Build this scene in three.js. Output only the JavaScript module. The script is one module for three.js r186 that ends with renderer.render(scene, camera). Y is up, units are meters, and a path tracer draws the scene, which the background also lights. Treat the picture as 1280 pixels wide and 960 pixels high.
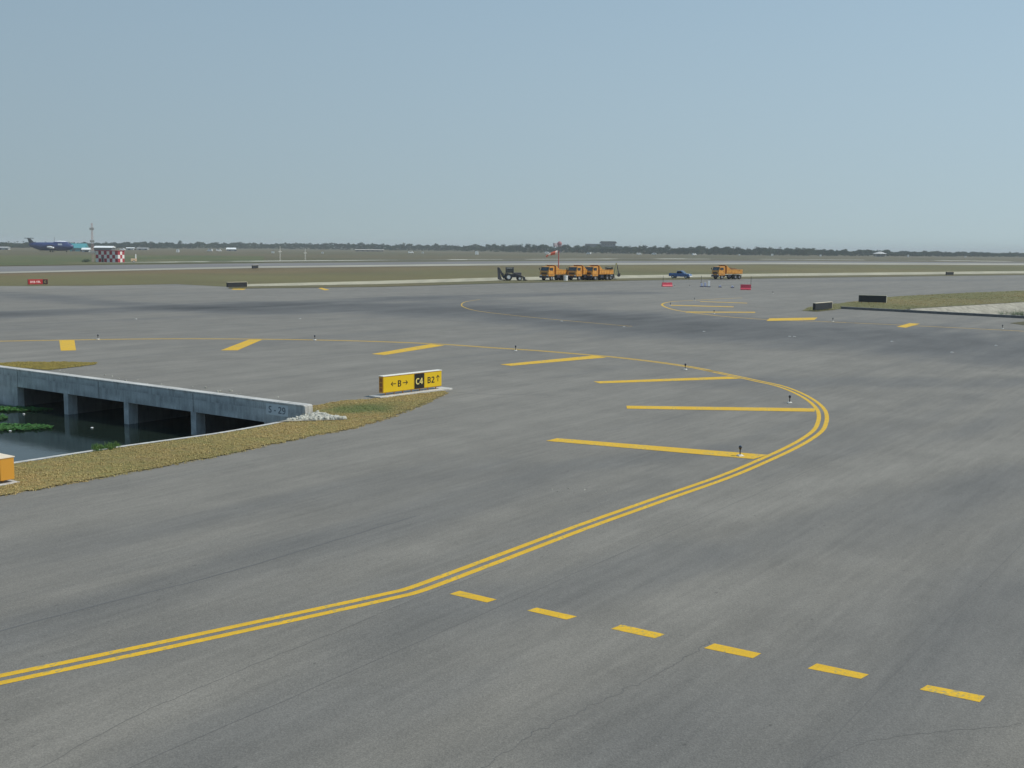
import * as THREE from 'three';
import { mergeGeometries } from 'three/addons/utils/BufferGeometryUtils.js';
import { RoundedBoxGeometry } from 'three/addons/geometries/RoundedBoxGeometry.js';

// ---------------------------------------------------------------- camera, sky, sun, exposure
const H = 6.7, F = 1400, VH = 308.8, SLOPE = 0.0098;            // eye height (m), focal length in photo pixels, horizon row at mid-frame, horizon tilt
const roll = Math.atan(SLOPE), pitch = Math.atan((480 - VH) * Math.cos(roll) / F);
const scene = new THREE.Scene();
const camera = new THREE.PerspectiveCamera(2 * Math.atan(480 / F) * 180 / Math.PI, 4 / 3, 0.1, 20000);
camera.position.set(0, H, 0);
camera.rotation.order = 'YXZ';
camera.rotation.set(-pitch, 0, roll);
camera.updateMatrixWorld();

const sunDir = new THREE.Vector3(0.92, 1.22, 0.20).normalize();
{
  const W = 512, Hh = 256, d = new Float32Array(W * Hh * 4);
  const v = new THREE.Vector3();
  const low = [0.386, 0.482, 0.505], mid = [0.352, 0.475, 0.565], top = [0.12, 0.235, 0.39];
  for (let j = 0; j < Hh; j++) {
    const el = ((j + 0.5) / Hh - 0.5) * Math.PI, y = Math.max(0, Math.sin(el));
    for (let i = 0; i < W; i++) {
      const az = ((i + 0.5) / W - 0.5) * 2 * Math.PI;
      v.set(Math.cos(el) * Math.cos(az), Math.sin(el), Math.cos(el) * Math.sin(az));
      const c0 = v.dot(sunDir), mu = Math.max(0, c0), glow = 1.06 + 0.52 * c0 + 0.5 * Math.pow(mu, 12);
      const a = 1 - Math.exp(-y / 0.09), b = 1 - Math.exp(-y * y / 0.16);
      const k = (j * W + i) * 4;
      for (let c = 0; c < 3; c++) d[k + c] = ((low[c] * (1 - a) + mid[c] * a) * (1 - b) + top[c] * b) * glow;
      d[k + 3] = 1;
    }
  }
  const t = new THREE.DataTexture(d, W, Hh, THREE.RGBAFormat, THREE.FloatType);
  t.mapping = THREE.EquirectangularReflectionMapping; t.magFilter = THREE.LinearFilter; t.needsUpdate = true;
  scene.background = t; scene.environment = t;
}
const sun = new THREE.DirectionalLight(new THREE.Color(1, 0.93, 0.81), 3.4);
sun.position.copy(sunDir).multiplyScalar(300).add(new THREE.Vector3(0, 0, -90));
sun.target.position.set(0, 0, -90); scene.add(sun, sun.target);
sun.castShadow = true; sun.shadow.radius = 1; sun.shadow.mapSize.set(4096, 4096);
Object.assign(sun.shadow.camera, { left: -160, right: 160, top: 160, bottom: -160, near: 1, far: 900 });
const renderer = new THREE.WebGLRenderer({ antialias: true });
renderer.toneMapping = THREE.LinearToneMapping;
renderer.toneMappingExposure = 1.0;
renderer.shadowMap.enabled = true;
scene.fog = new THREE.FogExp2(0xd2d6d6, 0.00018);

// ---------------------------------------------------------------- helpers
let seed = 7;
const rnd = () => { seed = (seed * 1664525 + 1013904223) >>> 0; return seed / 4294967296; };
const rr = (a, b) => a + (b - a) * rnd();
const clamp = (x, a = 0, b = 1) => Math.min(b, Math.max(a, x));
const smooth = (a, b, x) => { const t = clamp((x - a) / (b - a)); return t * t * (3 - 2 * t); };
const mix = (a, b, t) => a + (b - a) * t;
const mix3 = (a, b, t) => [mix(a[0], b[0], t), mix(a[1], b[1], t), mix(a[2], b[2], t)];
function hash(i, j) { let h = (i * 374761393 + j * 668265263) | 0; h = Math.imul(h ^ (h >>> 13), 1274126177); return ((h ^ (h >>> 16)) >>> 0) / 4294967296; }
function vnoise(x, y, p = 0, q = p) {
  let i = Math.floor(x), j = Math.floor(y); const fx = x - i, fy = y - j, u = fx * fx * (3 - 2 * fx), v = fy * fy * (3 - 2 * fy);
  const w = (a, n) => n ? ((a % n) + n) % n : a;
  const a = hash(w(i, p), w(j, q)), b = hash(w(i + 1, p), w(j, q)), c = hash(w(i, p), w(j + 1, q)), e = hash(w(i + 1, p), w(j + 1, q));
  return mix(mix(a, b, u), mix(c, e, u), v);
}
const fbm = (x, y, o = 4) => { let s = 0, a = 0.5, t = 0; for (let k = 0; k < o; k++) { s += a * vnoise(x + k * 17.3, y - k * 9.1); t += a; a *= 0.5; x *= 2.03; y *= 2.03; } return s / t; };
// a pixel of the photograph (1280 x 960) -> the point where its ray meets height y; at(): the point at a chosen distance along a pixel column's bearing
function ray(u, v) { return new THREE.Vector3(u - 640, 480 - v, -F).applyQuaternion(camera.quaternion); }
function P(u, v, y = 0) { const r = ray(u, v), t = (y - H) / r.y; return new THREE.Vector3(r.x * t, y, r.z * t); }
function at(u, dist) { const r = ray(u, VH + SLOPE * (u - 640)); const k = dist / -r.z; return new THREE.Vector3(r.x * k, 0, -dist); }
const depthOf = (u, v) => -P(u, v).z;

const lin = (r, g, b) => new THREE.Color().setRGB(r, g, b);
function dataTex(n, fn, { srgb = true, rep = 1, m = n } = {}) {
  const d = new Uint8Array(n * m * 4);
  for (let j = 0; j < m; j++) for (let i = 0; i < n; i++) {
    const c = fn(i, j, n), k = (j * n + i) * 4;
    if (Array.isArray(c)) { d[k] = clamp(c[0]) * 255; d[k + 1] = clamp(c[1]) * 255; d[k + 2] = clamp(c[2]) * 255; } else d[k] = d[k + 1] = d[k + 2] = clamp(c) * 255;
    d[k + 3] = 255;
  }
  const t = new THREE.DataTexture(d, n, m, THREE.RGBAFormat); t.wrapS = t.wrapT = THREE.RepeatWrapping; t.magFilter = THREE.LinearFilter; t.minFilter = THREE.LinearMipmapLinearFilter; t.generateMipmaps = true;
  if (srgb) t.colorSpace = THREE.SRGBColorSpace; t.repeat.set(rep, rep); t.needsUpdate = true; return t;
}
const std = (c, rough = 0.8, o = {}) => new THREE.MeshStandardMaterial({ color: c, roughness: rough, ...o });

const used = {};
function numbered(n) { const k = used[n] = (used[n] ?? -1) + 1; return k ? n + '_' + String(k).padStart(3, '0') : n; }
function prep(g) {
  g = g.index ? g.toNonIndexed() : g;
  if (!g.attributes.normal) g.computeVertexNormals();
  if (!g.attributes.uv) g.setAttribute('uv', new THREE.BufferAttribute(new Float32Array(g.attributes.position.count * 2), 2));
  for (const k of Object.keys(g.attributes)) if (!['position', 'normal', 'uv', 'color'].includes(k)) g.deleteAttribute(k);
  return g;
}
function mesh(name, geos, mat, parent) {
  const list = (Array.isArray(geos) ? geos : [geos]).map(prep);
  const m = new THREE.Mesh(list.length > 1 ? mergeGeometries(list) : list[0], mat);
  m.name = name; m.castShadow = m.receiveShadow = true; if (parent) parent.add(m); return m;
}
function thing(name, label, category, pos, turn = 0, group) {
  const o = new THREE.Group(); o.name = numbered(name); scene.add(o); if (pos) o.position.copy(pos); o.rotation.y = turn;
  o.userData = { label, category }; if (group) o.userData.group = group; return o;
}
function single(name, geos, mat, label, category, group, kind) {
  const m = mesh(numbered(name), geos, mat, scene); m.userData = { label, category }; if (group) m.userData.group = group; if (kind) m.userData.kind = kind; return m;
}
function structure(name, geos, mat, label) { const m = mesh(name, geos, mat, scene); m.userData = { kind: 'structure', label, category: name.split('_').pop() }; return m; }
function copyOf(o, pos, turn, label, group) {
  const c = o.clone(); c.name = numbered(o.name.replace(/_\d{3}$/, '')); c.userData = { ...o.userData }; if (label) c.userData.label = label; if (group) c.userData.group = group;
  c.position.copy(pos); c.rotation.set(0, turn, 0); scene.add(c); return c;
}
const X = (g, x = 0, y = 0, z = 0, rx = 0, ry = 0, rz = 0) => { g.applyMatrix4(new THREE.Matrix4().compose(new THREE.Vector3(x, y, z), new THREE.Quaternion().setFromEuler(new THREE.Euler(rx, ry, rz)), new THREE.Vector3(1, 1, 1))); return g; };
const box = (w, h, d, x, y, z, rx, ry, rz) => X(new THREE.BoxGeometry(w, h, d), x, y, z, rx, ry, rz);
const rbox = (w, h, d, x, y, z, r = 0.03, rx, ry, rz) => X(new RoundedBoxGeometry(w, h, d, 2, r), x, y, z, rx, ry, rz);
const cyl = (r0, r1, h, x, y, z, n = 12, rx, ry, rz) => X(new THREE.CylinderGeometry(r0, r1, h, n), x, y, z, rx, ry, rz);
function bar(a, b, r, n = 6) { // a rod from a to b
  const A = new THREE.Vector3(...a), B = new THREE.Vector3(...b), d = B.clone().sub(A), g = new THREE.CylinderGeometry(r, r, d.length(), n);
  g.applyQuaternion(new THREE.Quaternion().setFromUnitVectors(new THREE.Vector3(0, 1, 0), d.normalize())); const c = A.add(B).multiplyScalar(0.5); g.translate(c.x, c.y, c.z); return g;
}
function prism(pts, depth, bevel = 0) { // outline in x,y extruded in z, centred
  const s = new THREE.Shape(pts.map(p => new THREE.Vector2(...p)));
  const g = new THREE.ExtrudeGeometry(s, { depth: depth - 2 * bevel, bevelEnabled: bevel > 0, bevelSize: bevel, bevelThickness: bevel, bevelOffset: -bevel, bevelSegments: 2, curveSegments: 8 });
  g.translate(0, 0, -depth / 2 + bevel); return g;
}
function metreUV(g) { // uv in metres from position, by the face's main direction
  g = prep(g); const p = g.attributes.position, n = g.attributes.normal, u = g.attributes.uv;
  for (let i = 0; i < p.count; i++) {
    const ax = Math.abs(n.getX(i)), ay = Math.abs(n.getY(i)), az = Math.abs(n.getZ(i));
    if (ay > ax && ay > az) u.setXY(i, p.getX(i), p.getZ(i)); else if (ax > az) u.setXY(i, p.getZ(i), p.getY(i)); else u.setXY(i, p.getX(i), p.getY(i));
  } return g;
}
// flat polygon (world x,z points) at height y, uv in metres
function sheet(pts, y) {
  const c = pts.map(p => new THREE.Vector2(p.x, p.z)); if (THREE.ShapeUtils.area(c) > 0) c.reverse();
  const tri = THREE.ShapeUtils.triangulateShape(c, []), pos = [], uv = [];
  for (const t of tri) for (const k of t) { pos.push(c[k].x, y, c[k].y); uv.push(c[k].x, c[k].y); }
  const g = new THREE.BufferGeometry(); g.setAttribute('position', new THREE.Float32BufferAttribute(pos, 3)); g.setAttribute('uv', new THREE.Float32BufferAttribute(uv, 2));
  up(g); return g;
}
function up(g) { // make all faces look up
  const p = g.attributes.position, a = p.array, uv = g.attributes.uv?.array, col = g.attributes.color?.array;
  for (let i = 0; i < p.count; i += 3) {
    const k = i * 3, ux = a[k + 3] - a[k], uz = a[k + 5] - a[k + 2], vx = a[k + 6] - a[k], vz = a[k + 8] - a[k + 2];
    if (uz * vx - ux * vz < 0) for (const [arr, n] of [[a, 3], [uv, 2], [col, 3]]) if (arr) for (let c = 0; c < n; c++) { const s = (i + 1) * n + c, t = (i + 2) * n + c, h = arr[s]; arr[s] = arr[t]; arr[t] = h; }
  }
  g.computeVertexNormals(); return g;
}
// ribbon along world points
function ribbon(pts, w, y) {
  const pos = [], uv = []; let L = 0, last;
  const side = pts.map((p, i) => { const a = pts[Math.max(0, i - 1)], b = pts[Math.min(pts.length - 1, i + 1)], d = new THREE.Vector3().subVectors(b, a).setY(0).normalize(); return new THREE.Vector3(-d.z, 0, d.x).multiplyScalar(w / 2); });
  for (let i = 0; i + 1 < pts.length; i++) {
    const l = pts[i].distanceTo(pts[i + 1]), A = pts[i].clone().add(side[i]), B = pts[i].clone().sub(side[i]), C = pts[i + 1].clone().add(side[i + 1]), D = pts[i + 1].clone().sub(side[i + 1]);
    for (const [q, u, v] of [[A, L, w], [B, L, 0], [C, L + l, w], [C, L + l, w], [B, L, 0], [D, L + l, 0]]) { pos.push(q.x, y, q.z); uv.push(u, v); }
    L += l;
  }
  const g = new THREE.BufferGeometry(); g.setAttribute('position', new THREE.Float32BufferAttribute(pos, 3)); g.setAttribute('uv', new THREE.Float32BufferAttribute(uv, 2)); return up(g);
}
const offset = (pts, o) => pts.map((p, i) => { const a = pts[Math.max(0, i - 1)], b = pts[Math.min(pts.length - 1, i + 1)], d = new THREE.Vector3().subVectors(b, a).setY(0).normalize(); return p.clone().add(new THREE.Vector3(-d.z * o, 0, d.x * o)); });
// triangles (arrays of [x,z] corners) minus a convex polygon
function subtract(tris, poly) {
  const n = poly.length; let A = 0; for (let i = 0; i < n; i++) { const p = poly[i], q = poly[(i + 1) % n]; A += p[0] * q[1] - q[0] * p[1]; } if (A < 0) poly = poly.slice().reverse();
  const x0 = Math.min(...poly.map(p => p[0])), x1 = Math.max(...poly.map(p => p[0])), y0 = Math.min(...poly.map(p => p[1])), y1 = Math.max(...poly.map(p => p[1]));
  const out = [];
  const cut = (pl, a, b, s) => { const r = [], f = p => s * ((b[0] - a[0]) * (p[1] - a[1]) - (b[1] - a[1]) * (p[0] - a[0]));
    for (let i = 0; i < pl.length; i++) { const p = pl[i], q = pl[(i + 1) % pl.length], fp = f(p), fq = f(q); if (fp >= 0) r.push(p); if ((fp > 0 && fq < 0) || (fp < 0 && fq > 0)) { const t = fp / (fp - fq); r.push([mix(p[0], q[0], t), mix(p[1], q[1], t)]); } } return r; };
  for (const t of tris) {
    if (Math.max(t[0][0], t[1][0], t[2][0]) < x0 || Math.min(t[0][0], t[1][0], t[2][0]) > x1 || Math.max(t[0][1], t[1][1], t[2][1]) < y0 || Math.min(t[0][1], t[1][1], t[2][1]) > y1) { out.push(t); continue; }
    let inside = t; const pieces = [];
    for (let i = 0; i < n && inside.length >= 3; i++) { const a = poly[i], b = poly[(i + 1) % n], o = cut(inside, a, b, -1); if (o.length >= 3) pieces.push(o); inside = cut(inside, a, b, 1); }
    if (inside.length < 3) { out.push(t); continue; }
    for (const p of pieces) for (let i = 1; i + 1 < p.length; i++) out.push([p[0], p[i], p[i + 1]]);
  }
  return out;
}
function axis(list) { const r = []; for (const [a, b, s0, s1] of list) { let x = a; const n = []; while (x < b - 1e-6) { n.push(x); x += mix(s0, s1, (x - a) / (b - a)); } r.push(...n); } r.push(list[list.length - 1][1]); return r; }
function gridTris(xs, zs) { const t = []; for (let i = 0; i + 1 < xs.length; i++) for (let j = 0; j + 1 < zs.length; j++) { const a = [xs[i], zs[j]], b = [xs[i + 1], zs[j]], c = [xs[i], zs[j + 1]], d = [xs[i + 1], zs[j + 1]]; t.push([a, b, c], [b, d, c]); } return t; }
function trisGeo(tris, y, color, uvOf) {
  const n = tris.length * 3, pos = new Float32Array(n * 3), uv = new Float32Array(n * 2), col = new Float32Array(n * 3); let k = 0; const memo = new Map();
  for (const t of tris) for (const p of t) {
    pos.set([p[0], y, p[1]], k * 3); uv.set(uvOf ? uvOf(p[0], p[1]) : p, k * 2);
    let c = memo.get(p); if (!c) { c = color(p[0], p[1]); memo.set(p, c); } col.set(c, k * 3); k++;
  }
  const g = new THREE.BufferGeometry(); g.setAttribute('position', new THREE.BufferAttribute(pos, 3)); g.setAttribute('uv', new THREE.BufferAttribute(uv, 2)); g.setAttribute('color', new THREE.BufferAttribute(col, 3));
  return up(g);
}
// strip of ground between two edges given as pixel polylines (same number of points)
function band(lower, upper, y, nu, nv, color) {
  const at2 = (l, t) => { const x = t * (l.length - 1), i = Math.min(l.length - 2, Math.floor(x)); return l[i].clone().lerp(l[i + 1], x - i); };
  const lo = lower.map(p => P(p[0], p[1])), hi = upper.map(p => P(p[0], p[1])), tris = [], pts = [];
  for (let i = 0; i <= nu; i++) { const a = at2(lo, i / nu), b = at2(hi, i / nu), r = []; for (let j = 0; j <= nv; j++) { const q = a.clone().lerp(b, j / nv); const e = [q.x, q.z]; e.t = j / nv; e.s = i / nu; r.push(e); } pts.push(r); }
  for (let i = 0; i < nu; i++) for (let j = 0; j < nv; j++) tris.push([pts[i][j], pts[i + 1][j], pts[i][j + 1]], [pts[i + 1][j], pts[i + 1][j + 1], pts[i][j + 1]]);
  const cm = new Map(); for (const r of pts) for (const e of r) cm.set(e[0] + ',' + e[1], color(e[0], e[1], e.s, e.t));
  return trisGeo(tris, y, (x, z) => cm.get(x + ',' + z));
}

// ---------------------------------------------------------------- textures and materials
const AX = [0.573, -0.8195];                                   // the near taxiway runs this way (x, z)
const axisUV = (x, z) => [(x * AX[0] + z * AX[1]), (-x * AX[1] + z * AX[0])];
const T = {};
{ // asphalt, 20 m a tile: aggregate, drawn-out wear along the taxiway, small oil spots, chips
  const n = 2048, spots = [], chips = [];
  for (let k = 0; k < 360; k++) spots.push([rnd() * n, rnd() * n, rr(0.8, 3.2), rr(0.05, 0.3)]);
  for (let k = 0; k < 120; k++) chips.push([rnd() * n, rnd() * n, rr(0.6, 1.6), rr(0.15, 0.5)]);
  const extra = new Float32Array(n * n);
  for (const [l, sg] of [[spots, -1], [chips, 1]]) for (const [x, y, r, a] of l) for (let j = -12; j <= 12; j++) for (let i = -20; i <= 20; i++) {
    const e = sg < 0 ? 1.7 : 1.2, q = 1 - smooth(0.5, 1.25, Math.hypot(i / e, j) / r + 0.4 * (hash(i + (x | 0), j + (y | 0)) - 0.5)); if (q > 0) extra[((y + j + n) % n | 0) * n + ((x + i + n) % n | 0)] += sg * a * q;
  }
  const f = (i, j) => {
    const g = hash(i, j) - 0.5, g2 = hash(i >> 1, (j >> 1) + 999) - 0.5;
    const s1 = vnoise(i / 256, j / 16, 8, 128) - 0.5, s2 = vnoise(i / 64 + 3, j / 8, 32, 256) - 0.5, p = vnoise(i / 128, j / 128, 16, 16) - 0.5, p2 = vnoise(i / 32, j / 24.0, 64, 0) - 0.5;
    return 0.80 + 0.13 * g + 0.11 * g2 + 0.045 * s1 + 0.035 * s2 + 0.05 * p + 0.02 * p2 + 0.5 * extra[j * n + i];
  };
  T.asphalt = dataTex(n, f, { rep: 1 / 20 });
  T.grain = dataTex(512, (i, j) => 0.5 + 0.6 * (hash(i, j + 77) - 0.5) + 0.5 * (vnoise(i / 4, j / 4, 128) - 0.5), { srgb: false, rep: 1 / 3 });
}
T.grass = dataTex(1024, (i, j) => {
  const a = vnoise(i / 64, j / 64, 16), b = vnoise(i / 16, j / 16, 64), c = vnoise(i / 5, j / 5, 0), h = hash(i, j), k = clamp(0.5 + 0.9 * (a - 0.5) + 0.7 * (b - 0.5) + 0.5 * (c - 0.5));
  const l = 0.72 + 0.34 * (h - 0.5) + 0.30 * (c - 0.5); const m = mix3([0.90, 0.87, 0.80], [0.84, 0.89, 0.74], k); return m.map(v => v * l * 1.18);
}, { rep: 1 / 6 });
T.concrete = dataTex(1024, (i, j) => {
  const a = vnoise(i / 200, j / 70, 0), b = vnoise(i / 30, j / 90, 0), c = vnoise(i / 9, j / 9, 0), h = hash(i, j), st = Math.max(0, vnoise(i / 14, j / 300, 0) - 0.55);
  return 0.82 + 0.16 * (a - 0.5) + 0.12 * (b - 0.5) + 0.08 * (c - 0.5) + 0.06 * (h - 0.5) - 0.16 * st;
}, { rep: 1 / 4 });
T.paint = dataTex(1024, (i, j) => { // yellow paint, worn through to the asphalt in flecks and scuffs; 4 m a tile
  const a = vnoise(i / 90, j / 90, 0), b = vnoise(i / 12, j / 12, 0), c = vnoise(i / 4, j / 4, 0), sc = vnoise(i / 160, j / 7, 0), h = hash(i, j);
  const wear = clamp(smooth(0.62, 0.95, 0.5 * b + 0.3 * c + 0.35 * a) * 0.8 + smooth(0.72, 0.95, sc) * 0.3 + (h > 0.965 ? 0.3 : 0)), l = 0.94 + 0.08 * (a - 0.5) + 0.10 * (h - 0.5) + 0.08 * (c - 0.5);
  return mix3([0.900 * l, 0.710 * l, 0.110 * l], [0.54, 0.52, 0.46], wear);
}, { rep: 1 / 4 });
T.dirt = dataTex(256, (i, j) => { const a = vnoise(i / 40, j / 40, 0), b = vnoise(i / 10, j / 10, 0), h = hash(i, j), k = smooth(0.45, 0.85, 0.6 * a + 0.4 * b); return mix3([0.98, 0.98, 0.98], [0.70, 0.62, 0.54], k * 0.8).map(v => v * (0.94 + 0.1 * (h - 0.5))); });
const M = {
  asphalt: new THREE.MeshStandardMaterial({ vertexColors: true, map: T.asphalt, roughness: 0.88, bumpMap: T.grain, bumpScale: 0.004 }),
  field: new THREE.MeshStandardMaterial({ vertexColors: true, map: T.grass, roughness: 0.95 }),
  grassSheet: new THREE.MeshStandardMaterial({ vertexColors: true, map: T.grass, roughness: 0.95 }),
  concrete: std(lin(0.57, 0.60, 0.59), 0.85, { map: T.concrete }),
  paleConcrete: std(lin(0.50, 0.46, 0.36), 0.9, { map: T.concrete }),
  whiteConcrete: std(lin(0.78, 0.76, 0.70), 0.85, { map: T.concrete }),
  yellowPaint: std(0xffffff, 0.7, { map: T.paint }),
  tar: std(lin(0.115, 0.113, 0.107), 0.85),
  crack: std(lin(0.12, 0.118, 0.11), 0.95),
  black: std(lin(0.015, 0.016, 0.018), 0.6),
  rubber: std(lin(0.02, 0.02, 0.021), 0.85),
  steel: std(lin(0.30, 0.31, 0.32), 0.5, { metalness: 0.5 }),
  white: std(lin(0.78, 0.78, 0.76), 0.6),
  glass: new THREE.MeshPhysicalMaterial({ color: lin(0.02, 0.03, 0.035), roughness: 0.06, metalness: 0.0, clearcoat: 1, clearcoatRoughness: 0.04 }),
  orange: new THREE.MeshPhysicalMaterial({ color: lin(0.80, 0.36, 0.05), map: T.dirt, roughness: 0.55, clearcoat: 0.2, clearcoatRoughness: 0.35 }),
  signOrange: std(lin(0.60, 0.28, 0.03), 0.55),
};

// ---------------------------------------------------------------- layout of the canals, in each bridge's own frame (s along the parapet, n out over the water)
const BR = { o: new THREE.Vector3(-8.28, 0, -44.17), d: [0.8151, 0.5794] };
BR.n = [-BR.d[1], BR.d[0]]; BR.turn = Math.atan2(-BR.d[1], BR.d[0]);
const br = (s, n, y = 0) => new THREE.Vector3(BR.o.x + s * BR.d[0] + n * BR.n[0], y, BR.o.z + s * BR.d[1] + n * BR.n[1]);
const WATER = -1.55;
const holeL = [br(-27, -0.2), br(0.9, -0.2), br(0.9, 70), br(-27, 70)].map(p => [p.x, p.z]);
const pr0 = P(1052, 386), pr1 = P(1280, 398), lr0 = P(1137, 386.4), lr1 = P(1280, 378);
const dirOf = (a, b) => b.clone().sub(a).normalize();
const prD = dirOf(pr0, pr1), lrD = dirOf(lr0, lr1);
const h0 = P(1118, 389.4), hA = pr1.clone().addScaledVector(prD, 45), hB = lr1.clone().addScaledVector(lrD, 60);
const holeR = [h0, hA, hB, lr0].map(p => [p.x, p.z]);

// ---------------------------------------------------------------- the ground: one wide sheet of grass and bare soil out to the horizon
{
  const xs = axis([[-7000, -400, 600, 60], [-400, 400, 20, 20], [400, 7000, 60, 600]]), zs = axis([[-9000, -700, 600, 40], [-700, 60, 12, 12], [60, 400, 60, 60]]);
  let t = gridTris(xs, zs); t = subtract(t, holeL); t = subtract(t, holeR);
  structure('grass_field', trisGeo(t, -0.06, (x, z) => {
    const a = fbm(x / 90, z / 40), b = fbm(x / 700 + 9, z / 260, 3);
    return mix3([0.225, 0.172, 0.108], [0.165, 0.148, 0.078], smooth(0.3, 0.7, 0.55 * a + 0.45 * b));
  }), M.field, 'dry grass and bare soil stretching out to the far trees');
}

// ---------------------------------------------------------------- pavement
// worn wheel tracks and newer, darker asphalt as seen in the photograph: polylines with a width (m) and a strength
const tracks = [
  [[[0, 366], [100, 376], [210, 384], [330, 390]], 5, 0.26], [[[0, 393], [200, 386], [400, 378], [500, 373], [640, 369], [800, 366]], 6, 0.28], [[[-200, 402], [0, 393]], 6, 0.28],
  [[[330, 383], [480, 384], [640, 392], [840, 409], [1040, 421], [1280, 438], [1500, 455]], 13, 0.40], [[[560, 374], [700, 390], [900, 400], [1280, 418]], 9, 0.2],
  [[[960, 352], [1100, 350], [1280, 350]], 5, 0.12], [[[880, 480], [1040, 476], [1140, 478], [1280, 478]], 3, 0.16],
  [[[-100, 815], [0, 790], [430, 665], [700, 585], [900, 560]], 1.1, 0.13], [[[0, 690], [300, 640], [620, 580]], 1.6, 0.09], [[[300, 960], [560, 800], [860, 700], [1280, 590]], 2.2, 0.15],
  [[[640, 960], [960, 790], [1280, 660]], 2.0, 0.05], [[[900, 960], [1280, 760]], 3.0, 0.14], [[[1000, 560], [1280, 520]], 2.6, 0.05],
  [[[540, 745], [700, 745], [860, 690]], 1.4, 0.11],
].map(([px, w, k]) => [px.map(p => { const q = P(p[0], p[1]); return [q.x, q.z]; }), w, k]);
const pale = [[[[640, 720], [860, 650], [1100, 590], [1280, 560]], 2.2, 0.10], [[[0, 890], [260, 860], [640, 800], [900, 735]], 1.2, 0.07], [[[0, 745], [250, 720], [500, 690]], 1.2, 0.06], [[[0, 440], [300, 450], [520, 470]], 7, 0.05], [[[700, 372], [900, 372], [1020, 370]], 14, 0.07], [[[600, 425], [900, 440], [1280, 475]], 6, 0.06], [[[0, 359], [140, 359], [280, 358]], 9, 0.14]]
  .map(([px, w, k]) => [px.map(p => { const q = P(p[0], p[1]); return [q.x, q.z]; }), w, k]);
function segDist(x, z, l) { let m = 1e9; for (let i = 0; i + 1 < l.length; i++) { const [ax, az] = l[i], [bx, bz] = l[i + 1], dx = bx - ax, dz = bz - az, t = clamp(((x - ax) * dx + (z - az) * dz) / (dx * dx + dz * dz)); m = Math.min(m, Math.hypot(x - ax - t * dx, z - az - t * dz)); } return m; }
function asphaltTone(x, z) {
  const [u, v] = axisUV(x, z); let k = 1;
  const wob = fbm(u / 6, v / 2 + 40, 3);
  for (const [l, w, a] of tracks) { const d = segDist(x, z, l) / w; if (d < 1.4) k *= 1 - a * (1 - smooth(0.25, 1.0 + 0.4 * wob, d)) * (0.55 + 0.9 * wob); }
  for (const [l, w, a] of pale) { const d = segDist(x, z, l) / w; if (d < 1.4) k *= 1 + a * (1 - smooth(0.25, 1.0 + 0.4 * wob, d)) * (0.4 + 1.2 * wob); }
  k *= 1 + 0.26 * (fbm(u / 22, v / 1.2, 4) - 0.5) + 0.20 * (fbm(u / 30 + 5, v / 9, 3) - 0.5) + 0.13 * (fbm(u / 4.5, v / 0.9 + 77, 3) - 0.5);
  const c = 0.275 * k, b = clamp(3 * (1 - k)); return [c * (1.085 - 0.05 * b), c * 1.005, c * (0.845 + 0.08 * b)];
}
const pavement = (() => {
  const xs = axis([[-260, -30, 6, 0.5], [-30, 30, 0.4, 0.4], [30, 420, 0.5, 8]]), zs = axis([[-420, -60, 5, 0.5], [-60, -8, 0.4, 0.4], [-8, 30, 2, 2]]);
  let t = gridTris(xs, zs); t = subtract(t, holeL); t = subtract(t, holeR);
  const a = P(-250, 360), b = P(1600, 342); const d = dirOf(a, b), n = new THREE.Vector3(d.z, 0, -d.x); // beyond the far verge
  const a2 = a.clone().addScaledVector(n, 9).addScaledVector(d, -800), b2 = b.clone().addScaledVector(n, 9).addScaledVector(d, 800);
  const q = [a2, b2, b2.clone().addScaledVector(n, 1500), a2.clone().addScaledVector(n, 1500)].map(p => [p.x, p.z]);
  t = subtract(t, q);
  return structure('taxiway_pavement', trisGeo(t, 0, asphaltTone, axisUV), M.asphalt, 'grey weathered asphalt taxiway with darker wheel tracks');
})();

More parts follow.
